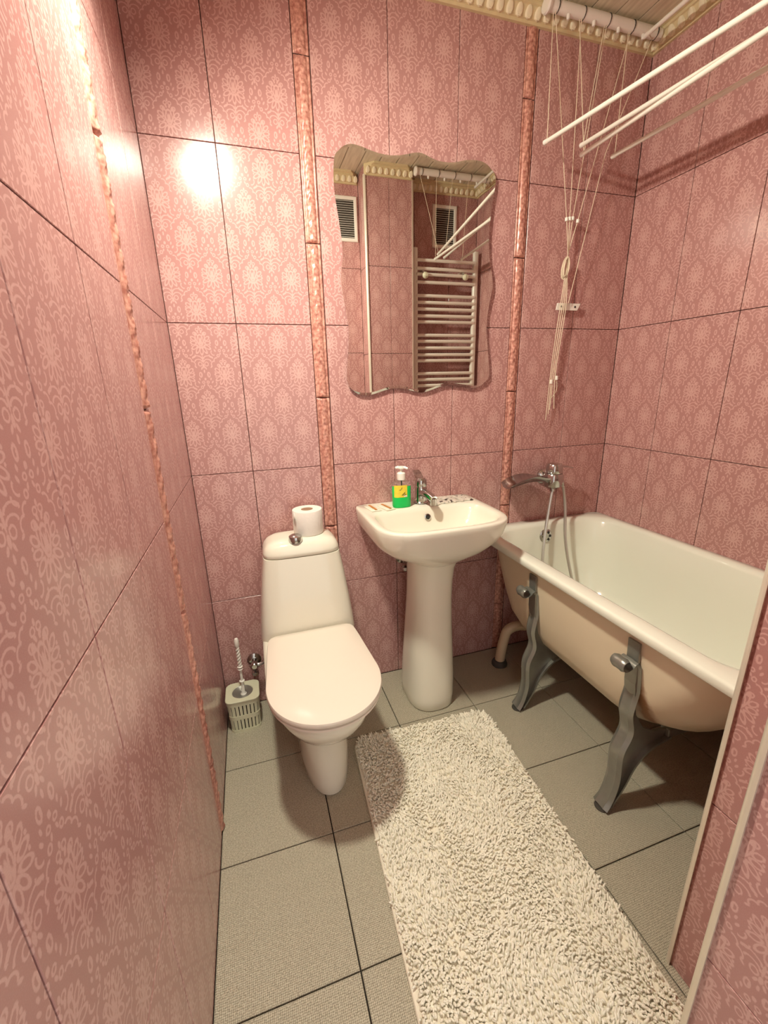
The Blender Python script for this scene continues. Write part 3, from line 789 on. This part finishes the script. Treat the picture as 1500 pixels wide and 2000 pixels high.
for (u, z, a) in ((0.02, 0.056, 0.3), (0.12, 0.060, 0.9), (0.20, 0.054, -0.3), (0.1, 0.050, 0.1), (-0.1, 0.052, 0.5), (-0.35, 0.072, 0.2), (-0.2, 0.078, 1.2)):
    x = 0.037 * u; y = -0.024 * (1 - abs(u) ** 2.667) ** 0.375 - 0.0011
    l = 0.006; w_ = 0.0016; ca, sa = math.cos(a), math.sin(a)
    mb.add([(x - l * ca, y, z - l * sa), (x + w_ * sa, y, z - w_ * ca), (x + l * ca, y, z + l * sa), (x - w_ * sa, y, z + w_ * ca)], [(0, 1, 2, 3)])
mb.build('flower_print', 'olive', sb, smooth=False)
wrap(0.05, 0.40, 0.044, 0.049, 0.0011).build('label_band', 'white', sb)

# sachets on the left of the sink deck
def sachet(label, x, y, rz):
    t = thing('sachet', label, 'sachet', 'sachets on the sink deck', loc=(x, y, 0.8262))
    t.rotation_euler = (0, 0, rz)
    mb = MB(); nx, ny = 8, 10; vs = []
    for i in range(ny + 1):
        for j in range(nx + 1):
            u, v = j / nx * 2 - 1, i / ny * 2 - 1
            h = 0.0012 + 0.004 * max(0, 1 - u ** 4) * max(0, 1 - v ** 4) * (0.75 + 0.25 * math.sin(7 * u + 5 * v))
            vs.append((u * 0.02, v * 0.042, h))
    for i in range(ny + 1):
        for j in range(nx + 1):
            u, v = j / nx * 2 - 1, i / ny * 2 - 1
            vs.append((u * 0.02, v * 0.042, 0.0))
    K = (nx + 1) * (ny + 1); f = []
    for i in range(ny):
        for j in range(nx):
            a = i * (nx + 1) + j
            f += [(a, a + 1, a + nx + 2, a + nx + 1), (K + a + nx + 1, K + a + nx + 2, K + a + 1, K + a)]
    for j in range(nx): f += [(j + 1, j, K + j, K + j + 1), (ny * (nx + 1) + j, ny * (nx + 1) + j + 1, K + ny * (nx + 1) + j + 1, K + ny * (nx + 1) + j)]
    for i in range(ny): f += [(i * (nx + 1), (i + 1) * (nx + 1), K + (i + 1) * (nx + 1), K + i * (nx + 1)), ((i + 1) * (nx + 1) + nx, i * (nx + 1) + nx, K + i * (nx + 1) + nx, K + (i + 1) * (nx + 1) + nx)]
    mb.add(vs, f); mb.build('film', 'sachet', t)
    MB().box(-0.0045, 0.0045, -0.036, 0.036, 0.0046, 0.0062).build('stripe', 'tan', t, smooth=False)
sachet('small white sachet with brown stripe nearest the sink corner', 0.640, -0.075, 0.12)
sachet('small white sachet with brown stripe beside the soap bottle', 0.694, -0.080, 0.2)

# silver foil strip on the right of the deck
ff = thing('foil_sachet_strip', 'crumpled silver printed foil sachets on the right of the sink', 'sachet', loc=(0.975, -0.068, 0.8262))
ff.rotation_euler = (0, 0, math.radians(3))
for k in range(3):
    mb = MB(); nx, ny = 10, 12; vs = []; ph = rng.random(4) * 6
    x0 = -0.09 + k * 0.060
    for s_ in (1, 0):
        for i in range(ny + 1):
            for j in range(nx + 1):
                u, v = j / nx * 2 - 1, i / ny * 2 - 1
                env = max(0, 1 - u ** 6) * max(0, 1 - v ** 6)
                h = 0.0015 + s_ * (0.0012 + 0.0045 * env * (0.6 + 0.4 * math.sin(6 * u + 3 * v + ph[0]) * math.sin(5 * v - 2 * u + ph[1])))
                if not s_: h = 0.0
                vs.append((x0 + (u + 1) * 0.029 + 0.003 * math.sin(3 * v + ph[2]), v * 0.046 + 0.004 * math.sin(4 * u + ph[3]), h))
    K = (nx + 1) * (ny + 1); f = []
    for i in range(ny):
        for j in range(nx):
            a = i * (nx + 1) + j
            f += [(a, a + 1, a + nx + 2, a + nx + 1), (K + a + nx + 1, K + a + nx + 2, K + a + 1, K + a)]
    for j in range(nx): f += [(j + 1, j, K + j, K + j + 1), (ny * (nx + 1) + j, ny * (nx + 1) + j + 1, K + ny * (nx + 1) + j + 1, K + ny * (nx + 1) + j)]
    for i in range(ny): f += [(i * (nx + 1), (i + 1) * (nx + 1), K + (i + 1) * (nx + 1), K + i * (nx + 1)), ((i + 1) * (nx + 1) + nx, i * (nx + 1) + nx, K + i * (nx + 1) + nx, K + (i + 1) * (nx + 1) + nx)]
    mb.add(vs, f); mb.build('foil', 'foil', ff, angle=60)

# ---------------------------------------------------------------- bathtub
bx0, bx1, by0, by1, bz = 1.122, W - 0.001, -1.186, -0.001, 0.662
tub = thing('bathtub', 'white enamelled bathtub on grey scroll legs along the right wall', 'bathtub')
def tr_(i0, i1, j0, j1, z, r): return rrect(bx0 + i0, bx1 - i1, by0 + j0, by1 - j1, z, r, 8, 8)
outer = [tr_(0.24, 0.20, 0.46, 0.26, 0.245, 0.08), tr_(0.165, 0.13, 0.38, 0.19, 0.252, 0.12), tr_(0.115, 0.085, 0.295, 0.135, 0.285, 0.15), tr_(0.085, 0.06, 0.215, 0.095, 0.34, 0.17), tr_(0.066, 0.042, 0.140, 0.068, 0.43, 0.17), tr_(0.052, 0.03, 0.082, 0.048, 0.54, 0.15), tr_(0.044, 0.024, 0.050, 0.038, 0.633, 0.13)]
inner = [tr_(0.040, 0.022, 0.044, 0.034, 0.6335, 0.12), tr_(0.004, 0.004, 0.004, 0.004, 0.633, 0.03), tr_(0.001, 0.001, 0.001, 0.001, 0.636, 0.028), tr_(0.0, 0.0, 0.0, 0.0, 0.654, 0.028), tr_(0.0025, 0.002, 0.0025, 0.002, 0.6595, 0.028), tr_(0.008, 0.005, 0.008, 0.005, 0.6622, 0.03),
         tr_(0.046, 0.030, 0.054, 0.046, 0.6635, 0.10), tr_(0.056, 0.040, 0.062, 0.056, 0.660, 0.11), tr_(0.064, 0.048, 0.072, 0.064, 0.645, 0.12), tr_(0.072, 0.056, 0.108, 0.074, 0.55, 0.14), tr_(0.086, 0.07, 0.165, 0.09, 0.43, 0.16), tr_(0.105, 0.088, 0.245, 0.118, 0.345, 0.16), tr_(0.135, 0.115, 0.32, 0.158, 0.300, 0.14), tr_(0.19, 0.165, 0.40, 0.215, 0.275, 0.11), tr_(0.27, 0.24, 0.48, 0.30, 0.268, 0.06)]
MB().loft(outer, True, False).build('outer_shell', 'outenamel', tub, angle=60)
MB().loft(inner, False, True).build('basin', 'enamel', tub, angle=50)
og = MB().lathe([(0, 0), (0.032, 0), (0.033, -0.004), (0.028, -0.009), (0.012, -0.012), (0, -0.012)], axis='y', seg=32).build('overflow_rosette', 'chrome', tub)
og.matrix_world = Matrix.Translation((1.470, -0.0665, 0.600)) @ Matrix.Rotation(math.radians(-6), 4, 'X')
mb = MB()
for k in range(6):
    a = 2 * PI * k / 6
    mb.lathe([(0, -0.0085), (0.006, -0.0085), (0.006, -0.0125), (0, -0.0125)], (0.018 * math.cos(a), 0, 0.018 * math.sin(a)), 'y', 10)
hl = mb.build('drain_hole', 'dark', og)
# legs
prof = catmull([(1.173, 0, 0.500), (1.180, 0, 0.435), (1.170, 0, 0.36), (1.184, 0, 0.288), (1.160, 0, 0.215), (1.164, 0, 0.115), (1.150, 0, 0.045), (1.130, 0, 0.012)], 8)
def bath_leg(yc, mirror=False):
    """S-curved strip with a rolled scroll on top, a web plate and an inner arch"""
    fx = (lambda x: x) if not mirror else (lambda x: bx0 + bx1 - x)
    hw = 0.026; th = 0.012
    root = None
    scroll = [(1.126 + 0.023 * (1 - 0.035 * k) * math.cos(math.radians(330 - k * 22)) , 0, 0.537 + 0.024 * (1 - 0.035 * k) * math.sin(math.radians(330 - k * 22))) for k in range(16)]
    neck = catmull([(1.145, 0, 0.525), (1.160, 0, 0.535), (1.170, 0, 0.520), (1.173, 0, 0.500)], 4)
    path = [Vector(p) for p in reversed(scroll)] 
    path = [Vector(p) for p in scroll[::-1]] + neck[1:-1] + prof
    if mirror: path = [p for p in prof if p.z < 0.24]
    rings = []
    for i, p in enumerate(path):
        t = (path[min(i + 1, len(path) - 1)] - path[max(i - 1, 0)]).normalized()
        n = Vector((t.z, 0, -t.x))
        w_ = hw * (1.0 if i > 14 else 0.9); h_ = th * 0.5 if i > 16 else th * 0.3
        if i > len(path) - 8: w_ = hw * (1 + 0.12 * (i - len(path) + 8) / 8)
        cr = []
        for (a, b) in ((-1, -0.6), (-0.55, 0.75), (-0.2, 0.35), (0.2, 0.35), (0.55, 0.75), (1, -0.6), (0, -0.9)):
            cr.append((fx(p.x - n.x * -b * h_ * 1.0), yc + a * w_, p.z - n.z * -b * h_))
        rings.append(cr)
    leg = MB().loft(rings).build('leg', 'castiron', tub, angle=40)
    # web plate (x-z plane) from the strip to the inner arch
    arch = catmull([(1.160, 0, 0.006), (1.200, 0, 0.075), (1.232, 0, 0.145), (1.285, 0, 0.195), (1.36, 0, 0.215)], 6)
    front = [p for p in prof if p.z > 0.02 and (not mirror or p.z < 0.24)]
    poly = [Vector((p.x, 0, p.z)) for p in front[::-1]]           # up the strip
    top = [Vector((1.190, 0, 0.50)), Vector((1.196, 0, 0.40)), Vector((1.212, 0, 0.335)), Vector((1.25, 0, 0.275)), Vector((1.30, 0, 0.247)), Vector((1.36, 0, 0.240))]
    if mirror: top = top[-2:]
    ring = poly + top + arch[::-1]
    mb = MB()
    mb.loft([[(fx(p.x), yc - 0.004, p.z) for p in ring], [(fx(p.x), yc + 0.004, p.z) for p in ring]])
    mb.build('web', 'castiron', leg, smooth=False)
    rr_ = []
    for i, p in enumerate(arch):
        t = (arch[min(i + 1, len(arch) - 1)] - arch[max(i - 1, 0)]).normalized(); n = Vector((t.z, 0, -t.x))
        rr_.append([(fx(p.x + n.x * b * 0.004), yc + a * 0.018, p.z + n.z * b * 0.004) for a, b in ((-1, -1), (1, -1), (1, 1), (-1, 1))])
    MB().loft(rr_).build('arch_flange', 'castiron', leg, smooth=False)
    MB().lathe([(0, 0), (0.020, 0), (0.022, 0.003), (0.020, 0.007), (0, 0.007)], (fx(1.140) - (0.012 if mirror else 0), yc, 0.0), seg=20).build('foot_pad', 'rubber', leg)
    # flat tongue against the shell
    if mirror: return
    tg = [(1.1675, 0.595), (1.1725, 0.52), (1.176, 0.46), (1.186, 0.40)]
    MB().loft([[(fx(x), yc - 0.019, z), (fx(x), yc + 0.019, z), (fx(x - 0.006), yc + 0.019, z), (fx(x - 0.006), yc - 0.019, z)] for x, z in tg]).build('tongue', 'castiron', leg, smooth=False)
for yc in (-0.395, -0.845):
    bath_leg(yc); bath_leg(yc, True)
# cross brace under the tub per pair
for yc in (-0.395, -0.845):
    MB().box(1.35, bx0 + bx1 - 1.35, yc - 0.015, yc + 0.015, 0.212, 0.243).build('cradle_bar', 'castiron', tub, smooth=False, bevel=0.003)
# drain pipe
dp = thing('drain_pipe', 'off white elbow drain pipe running from the tub into the floor', 'drain pipe')
pp = catmull([(1.46, -0.22, 0.205), (1.38, -0.165, 0.198), (1.31, -0.135, 0.198), (1.262, -0.125, 0.180), (1.245, -0.122, 0.130), (1.232, -0.122, 0.06), (1.228, -0.122, 0.012)], 8)
mb = MB().tube(pp, [0.0225] * len(pp), 16); mb.build('pipe', 'pipe', dp)
MB().lathe([(0, 0.0), (0.036, 0.0), (0.036, 0.010), (0.030, 0.022), (0.024, 0.026), (0, 0.026)], (1.228, -0.122, 0), seg=24).build('floor_collar', 'rubber', dp)
MB().tube([(1.44, -0.206, 0.2035), (1.40, -0.179, 0.2)], 0.028, 16).build('coupling', 'pipe', dp)
MB().lathe([(0, 0.20), (0.026, 0.20), (0.028, 0.215), (0.028, 0.243), (0, 0.243)], (1.465, -0.222, 0), seg=20).build('trap', 'pipe', dp)

# bath faucet
ba = thing('bath_faucet', 'chrome waterfall bath mixer with shower hose on the back wall', 'faucet', loc=(1.480, 0, 0.868))
MB().lathe([(0, -0.0005), (0.034, -0.0005), (0.034, -0.006), (0.026, -0.014), (0.020, -0.018), (0.020, -0.060), (0, -0.060)], axis='y', seg=24).build('wall_flange', 'chrome', ba)
MB().lathe([(0, -0.040), (0.022, -0.040), (0.036, -0.030), (0.041, -0.008), (0.041, 0.020), (0.036, 0.028), (0, 0.028)], (0, -0.075, 0), seg=28).build('body', 'chrome', ba)
MB().lathe([(0, 0.029), (0.034, 0.029), (0.036, 0.034), (0.034, 0.062), (0.029, 0.070), (0, 0.072)], (0, -0.075, 0), seg=28).build('lever_cap', 'chrome', ba)
MB().loft([[(0.010, -0.087, 0.056), (0.010, -0.063, 0.056), (0.010, -0.063, 0.066), (0.010, -0.087, 0.066)], [(0.06, -0.086, 0.051), (0.06, -0.064, 0.051), (0.06, -0.064, 0.057), (0.06, -0.086, 0.057)], [(0.095, -0.084, 0.044), (0.095, -0.066, 0.044), (0.095, -0.066, 0.048), (0.095, -0.084, 0.048)]]).build('lever', 'chrome', ba)
rings = []
for t in np.linspace(0, 1, 14):
    x = -0.015 - 0.225 * t
    z = 0.006 + 0.020 * math.sin(t * PI * 0.8) - 0.028 * t ** 2.5
    hw = 0.026 + 0.024 * min(1, max(0, (t - 0.15) / 0.45)) - 0.010 * max(0, (t - 0.85) / 0.15) ** 2
    th = 0.013 * (1 - t) ** 0.7 + 0.007
    lip = 0.010 * min(1, max(0, (t - 0.2) / 0.3))
    rings.append([(x, -0.075 - hw, z + lip), (x, -0.075 - hw * 0.55, z + 0.002), (x, -0.075, z), (x, -0.075 + hw * 0.55, z + 0.002), (x, -0.075 + hw, z + lip), (x, -0.075 + hw * 0.6, z - th), (x, -0.075, z - th - 0.003), (x, -0.075 - hw * 0.6, z - th)])
MB().loft(rings).build('waterfall_spout', 'spout', ba, angle=60)
MB().lathe([(0, -0.020), (0.012, -0.020), (0.012, 0.004), (0, 0.004)], (0.0, -0.075, -0.034), seg=16).build('hose_nut', 'chrome', ba)
h0 = catmull([(0.0, -0.075, -0.05), (-0.014, -0.082, -0.12), (-0.046, -0.108, -0.26), (-0.070, -0.145, -0.40), (-0.072, -0.22, -0.535), (-0.05, -0.30, -0.579), (0.0, -0.34, -0.579), (0.06, -0.33, -0.579), (0.085, -0.26, -0.565), (0.074, -0.20, -0.50), (0.060, -0.155, -0.38), (0.058, -0.118, -0.26), (0.066, -0.092, -0.14), (0.058, -0.082, -0.06), (0.048, -0.078, -0.018)], 10)
MB().tube(h0, 0.0068, 10).build('shower_hose', 'hose', ba)
MB().tube([(0.020, -0.075, -0.006), (0.046, -0.077, -0.014), (0.050, -0.080, -0.034)], [0.013, 0.012, 0.0095], 14).build('diverter', 'chrome', ba)

# ---------------------------------------------------------------- rug
rug = thing('bath_rug', 'cream shaggy chenille bath rug on the floor before the tub', 'rug', loc=(0.706, -0.835, 0))
ra = math.radians(-3.2); rug.rotation_euler = (0, 0, ra)
RW, RL = 0.277, 0.485
rb_ = rrect(-RW, RW, -RL, RL, 0, 0.055, 8, 4)
MB().loft([[(p[0], p[1], 0.0005) for p in rb_], [(p[0], p[1], 0.006) for p in rb_], [(p[0] * 0.992, p[1] * 0.995, 0.0085) for p in rb_]]).build('backing', 'rugback', rug)
def pile():
    n = 14500; seg = 6; K = 5
    px = rng.uniform(-RW + 0.006, RW - 0.006, n * 2); py = rng.uniform(-RL + 0.006, RL - 0.006, n * 2)
    cxr = np.abs(px) - (RW - 0.055); cyr = np.abs(py) - (RL - 0.055)
    ok = ~((cxr > 0) & (cyr > 0) & (np.hypot(cxr, cyr) > 0.049))
    px, py = px[ok][:n], py[ok][:n]; n = len(px)
    # lay direction varies smoothly so tufts clump
    ang = 2.2 * np.sin(px * 14 + 1.3) + 1.9 * np.sin(py * 11 - 0.6 + px * 5) + rng.normal(0, 0.9, n) - 1.2
    ln = rng.uniform(0.013, 0.021, n); lean = rng.uniform(0.35, 1.15, n); rad = rng.uniform(0.0023, 0.0032, n)
    V = np.zeros((n, K, seg, 3)); th = np.arange(seg) * 2 * PI / seg
    d = np.stack([np.cos(ang), np.sin(ang)], 1)
    hor = np.zeros(n); ver = np.full(n, 0.006); step = ln / (K - 1)
    side = np.stack([-d[:, 1], d[:, 0], np.zeros(n)], 1)
    prof = [0.85, 1.0, 1.05, 0.95, 0.45]
    for k in range(K):
        tilt = lean * (k / (K - 1)) * 1.15
        if k:
            hor += np.sin(tilt) * step; ver += np.cos(tilt) * step
        tang = np.stack([d[:, 0] * np.sin(tilt), d[:, 1] * np.sin(tilt), np.cos(tilt)], 1)
        upv = np.cross(tang, side)
        c = np.stack([px + d[:, 0] * hor, py + d[:, 1] * hor, np.maximum(ver, 0.005)], 1)
        r = rad * prof[k]
        for s_ in range(seg):
            V[:, k, s_] = c + (side * math.cos(th[s_]) + upv * math.sin(th[s_])) * r[:, None]
    V = V.reshape(-1, 3); V[:, 2] = np.maximum(V[:, 2], 0.004)
    base = (np.arange(n) * K * seg)[:, None]
    q = []
    for k in range(K - 1):
        for s_ in range(seg):
            q.append([k * seg + s_, k * seg + (s_ + 1) % seg, (k + 1) * seg + (s_ + 1) % seg, (k + 1) * seg + s_])
    for a in ([0, 1, 2, 3], [0, 3, 4, 5]): q.append([(K - 1) * seg + i for i in a])
    q = np.array(q); F = (base[:, :, None] + q[None]).reshape(-1, 4)
    me = bpy.data.meshes.new('pile')
    me.vertices.add(len(V)); me.vertices.foreach_set('co', V.ravel())
    me.loops.add(F.size); me.loops.foreach_set('vertex_index', F.ravel().astype(np.int32))
    me.polygons.add(len(F)); me.polygons.foreach_set('loop_start', np.arange(0, F.size, 4, dtype=np.int32)); me.polygons.foreach_set('loop_total', np.full(len(F), 4, dtype=np.int32))
    me.polygons.foreach_set('use_smooth', np.ones(len(F), dtype=bool))
    me.update(calc_edges=True); me.validate()
    return me
pl = link('pile', pile(), 'pile', rug); pl['kind'] = 'stuff'

# ---------------------------------------------------------------- clothes airer
air = thing('clothes_airer', 'white ceiling clothes airer with rods and cords above the tub', 'clothes airer')
RX = [1.325, 1.43, 1.535, 1.64, 1.745]
for y, nm in ((-0.055, 'far'), (-1.135, 'near')):
    br_ = MB().loft([[(x, y + 0.016 * math.cos(a), 2.474 + 0.018 * math.sin(a)) for a in np.linspace(0, 2 * PI, 17)[:-1]] for x in (1.300, 1.304, 1.775, 1.779)]).build('ceiling_bracket', 'white', air)
    MB().lathe([(0, 0), (0.021, 0), (0.024, 0.006), (0.021, 0.014), (0, 0.014)], (1.292, y, 2.472), 'x', 20).build('end_cap', 'white', br_)
    for x in (1.38, 1.485, 1.59, 1.70):
        MB().lathe([(0, 0), (0.006, 0), (0.006, -0.010), (0.004, -0.014), (0, -0.014)], (x, y - 0.006, 2.458), 'z', 12).build('knob', 'white', br_)
    for x in RX:
        MB().lathe([(0, -0.001), (0.0188, -0.001), (0.0188, 0.001), (0, 0.001)], (x + 0.012, y, 2.474), 'x', 20).build('roller_slot', 'darkgap', br_)
rods = [((1.296, -0.10, 2.078), (1.456, -1.16, 2.062)), ((1.453, -0.10, 2.060), (1.440, -1.17, 2.036)), ((1.450, -0.098, 2.088), (1.500, -1.16, 2.046)), ((1.590, -0.10, 2.069), (1.626, -1.17, 2.045)), ((1.688, -0.085, 2.438), (1.702, -1.16, 2.440))]
for i, (a, b) in enumerate(rods):
    a, b = Vector(a), Vector(b); d = (b - a).normalized()
    rr_ = 0.0070
    ro = MB().tube([a, b], rr_, 14).build('drying_rod', 'whitepaint', air)
    MB().tube([a - d * 0.004, a + d * 0.012], rr_ * 1.12, 14).build('rod_cap', 'white', ro)
    MB().tube([b - d * 0.012, b + d * 0.004], rr_ * 1.12, 14).build('rod_cap', 'white', ro)
    for e, y in ((a + d * 0.008, -0.055), (b - d * 0.008, -1.135)):
        MB().tube([(RX[i], y, 2.458), tuple(e + Vector((0, 0, rr_)))], 0.0014, 6).build('cord', 'rope', air)
# control cords from the far bracket down to the cleat
beads = [(1.464, 1.881), (1.478, 1.884), (1.492, 1.886), (1.516, 1.879)]
for i in range(4):
    bxz = beads[i]
    end = [(1.452, 1.125), (1.462, 1.150), (1.468, 1.168), (1.490, 1.172)][i]
    pts = [(RX[i] + 0.004, -0.06, 2.458), (bxz[0], -0.034, bxz[1]), (1.487 + 0.002 * i, -0.030 + 0.002 * i, 1.765), (1.480 + 0.003 * i, -0.034, 1.70), (1.4685 + 0.009 * i, -0.036, 1.58), (1.462 + 0.009 * i, -0.030, 1.45), (1.456 + 0.008 * i, -0.026, 1.31), (end[0], -0.024, end[1])]
    MB().tube(pts[:2], 0.0014, 6).build('cord', 'rope', air)
    MB().tube(catmull(pts[1:], 6), 0.0016, 6).build('cord', 'rope', air)
    MB().lathe([(0, -0.007), (0.0062, -0.006), (0.0068, 0), (0.0062, 0.006), (0, 0.007)], (bxz[0], -0.034, bxz[1]), seg=12).build('bead', 'white', air)
MB().tube([(RX[4], -0.06, 2.458), (1.60, -0.05, 2.10), (1.506, -0.036, 1.590)], 0.0014, 6).build('cord', 'rope', air)
# knotted hank of cord
mb = MB()
for k in range(6):
    ph = k * 0.9
    loop = [(1.478 + 0.013 * math.cos(a) * (0.6 + 0.08 * k) + 0.004 * math.sin(a), -0.034 + 0.006 * math.sin(ph + a), 1.715 + 0.040 * math.sin(a) * (0.75 + 0.05 * k)) for a in np.linspace(0, 2 * PI, 25)]
    mb.tube(loop, 0.0017, 6)
mb.build('cord_knot', 'rope', air)
for (x, z) in ((1.462, 1.285), (1.488, 1.30)):
    MB().lathe([(0, -0.008), (0.0058, -0.008), (0.0062, 0), (0.0058, 0.008), (0, 0.008)], (x, -0.027, z), seg=12).build('bead', 'white', air)
MB().tube(catmull([(1.466, -0.026, 1.34), (1.480, -0.024, 1.325), (1.492, -0.024, 1.29), (1.497, -0.022, 1.25), (1.480, -0.022, 1.225), (1.468, -0.024, 1.215)], 6), 0.0014, 6).build('cord', 'rope', air)
cl = thing('cord_cleat', 'small white plastic cord cleat screwed to the tiled wall', 'cleat', loc=(1.515, -0.0005, 1.578))
MB().loft([[(-0.055, -0.018, -0.013), (0.048, -0.018, -0.013), (0.062, -0.018, 0.013), (-0.050, -0.018, 0.013)], [(-0.055, -0.023, -0.013), (0.048, -0.023, -0.013), (0.062, -0.023, 0.013), (-0.050, -0.023, 0.013)]]).build('plate', 'white', cl, smooth=False)
MB().box(-0.018, 0.028, -0.018, 0.0, -0.009, 0.009).build('standoff', 'white', cl, smooth=False)
for x in (-0.030, 0.036):
    MB().lathe([(0, -0.022), (0.0045, -0.022), (0.004, -0.0245), (0, -0.0248)], (x, 0, 0), 'y', 12).build('screw', 'dark', cl)

# ---------------------------------------------------------------- towel radiator and vents (seen in the mirror)
rad = thing('towel_radiator', 'white ladder towel radiator reflected in the mirror', 'radiator')
for x in (1.338, 1.772):
    MB().loft([rrect(x - 0.018, x + 0.018, -1.272, -1.240, z, 0.012, 5, 1) for z in (0.86, 2.115)]).build('post', 'whitepaint', rad)
zs = [2.047, 1.999, 1.966, 1.920, 1.841, 1.801, 1.761, 1.720, 1.683, 1.601, 1.563, 1.521, 1.478, 1.440, 1.357, 1.317, 1.278, 1.238, 1.198, 1.118, 1.078, 1.038, 0.998, 0.958]
for z in zs:
    MB().tube([(1.345, -1.245, z), (1.765, -1.245, z)], 0.0105, 12).build('rail', 'whitepaint', rad)
for x in (1.397, 1.683):
    MB().lathe([(0, -0.034), (0.012, -0.034), (0.018, -0.030), (0.020, -0.018), (0.012, -0.01), (0.010, 0.0), (0, 0.0)], (x, -1.199, 1.956), 'y', 20).build('robe_hook', 'cream', rad)
    MB().tube([(x, YF + 0.001, 1.99), (x, -1.252, 1.99)], 0.009, 10).build('wall_bracket', 'whitepaint', rad)
for z in (1.1,):
    for x in (1.345, 1.765): MB().tube([(x, YF + 0.001, z), (x, -1.262, z)], 0.009, 10).build('wall_bracket', 'whitepaint', rad)

def vent(label, x0, x1, z0, z1):
    t = thing('vent_grille', label, 'vent', 'wall vents', loc=((x0 + x1) / 2, YF, (z0 + z1) / 2))
    w_, h_ = (x1 - x0) / 2, (z1 - z0) / 2; b = 0.020
    A = lambda s, y, r: [(-w_ + s, y, -h_ + s), (w_ - s, y, -h_ + s), (w_ - s, y, h_ - s), (-w_ + s, y, h_ - s)]
    MB().loft([A(0, 0.0005, 0), A(0, 0.007, 0), A(0.004, 0.011, 0), A(b - 0.003, 0.011, 0), A(b, 0.008, 0), A(b, 0.001, 0)], False, False).build('frame', 'white', t, smooth=False)
    MB().box(-w_ + b - 0.004, w_ - b + 0.004, 0.0008, 0.0016, -h_ + b - 0.004, h_ - b + 0.004).build('backing', 'darkgap', t, smooth=False)
    n = 17; pit = (2 * h_ - 2 * b) / n
    sl = MB().add([(-w_ + b, 0.003, 0.0022), (w_ - b, 0.003, 0.0022), (w_ - b, 0.009, -0.0008), (-w_ + b, 0.009, -0.0008), (-w_ + b, 0.003, 0.0008), (w_ - b, 0.003, 0.0008), (w_ - b, 0.009, -0.0024), (-w_ + b, 0.009, -0.0024)],
                  [(0, 1, 2, 3), (7, 6, 5, 4), (0, 4, 5, 1), (1, 5, 6, 2), (2, 6, 7, 3), (3, 7, 4, 0)]).build('slat', 'white', t, smooth=False)
    for i in range(n):
        o = sl if i == 0 else sl.copy()
        if i: COL.objects.link(o); o.parent = t
        o.location = (0, 0, -h_ + b + (i + 0.5) * pit)
vent('white louvred vent grille above the towel radiator', 1.489, 1.661, 2.144, 2.390)
vent('white louvred vent grille above the doorway', 0.825, 0.988, 2.143, 2.385)

# ---------------------------------------------------------------- wall lamp that lights the room (above the frame)
lampt = thing('wall_lamp', 'white shaded wall lamp high on the left wall', 'lamp', loc=(0, LAMP[1], LAMP[2]))
LX = LAMP[0]
MB().lathe([(0, 0.001), (0.045, 0.001), (0.045, 0.008), (0.030, 0.018), (0.012, 0.022), (0, 0.022)], (0, 0, 0.09), 'x', 24).build('wall_base', 'white', lampt)
MB().tube([(0.015, 0, 0.09), (0.07, 0, 0.105), (LX - 0.05, 0, 0.106), (LX - 0.034, 0, 0.090)], 0.008, 10).build('arm', 'white', lampt)
ax = Vector((0.46, -0.08, -0.88)).normalized(); LM = Matrix.Translation((LX, 0, 0)) @ ax.to_track_quat('-Z', 'Y').to_matrix().to_4x4()
def in_lamp(mb):
    mb.v = [tuple(LM @ Vector(p)) for p in mb.v]; return mb
in_lamp(MB().lathe([(0.002, 0.100), (0.030, 0.098), (0.050, 0.080), (0.062, 0.040), (0.068, 0.004), (0.0665, 0.004), (0.060, 0.040), (0.048, 0.078), (0.028, 0.095), (0.002, 0.097)], seg=32)).build('shade', 'white', lampt)
in_lamp(MB().lathe([(0.0, -0.006), (0.03, -0.0045), (0.055, 0.001), (0.062, 0.005), (0.060, 0.012), (0.0, 0.012)], seg=32)).build('diffuser', 'lamp', lampt)
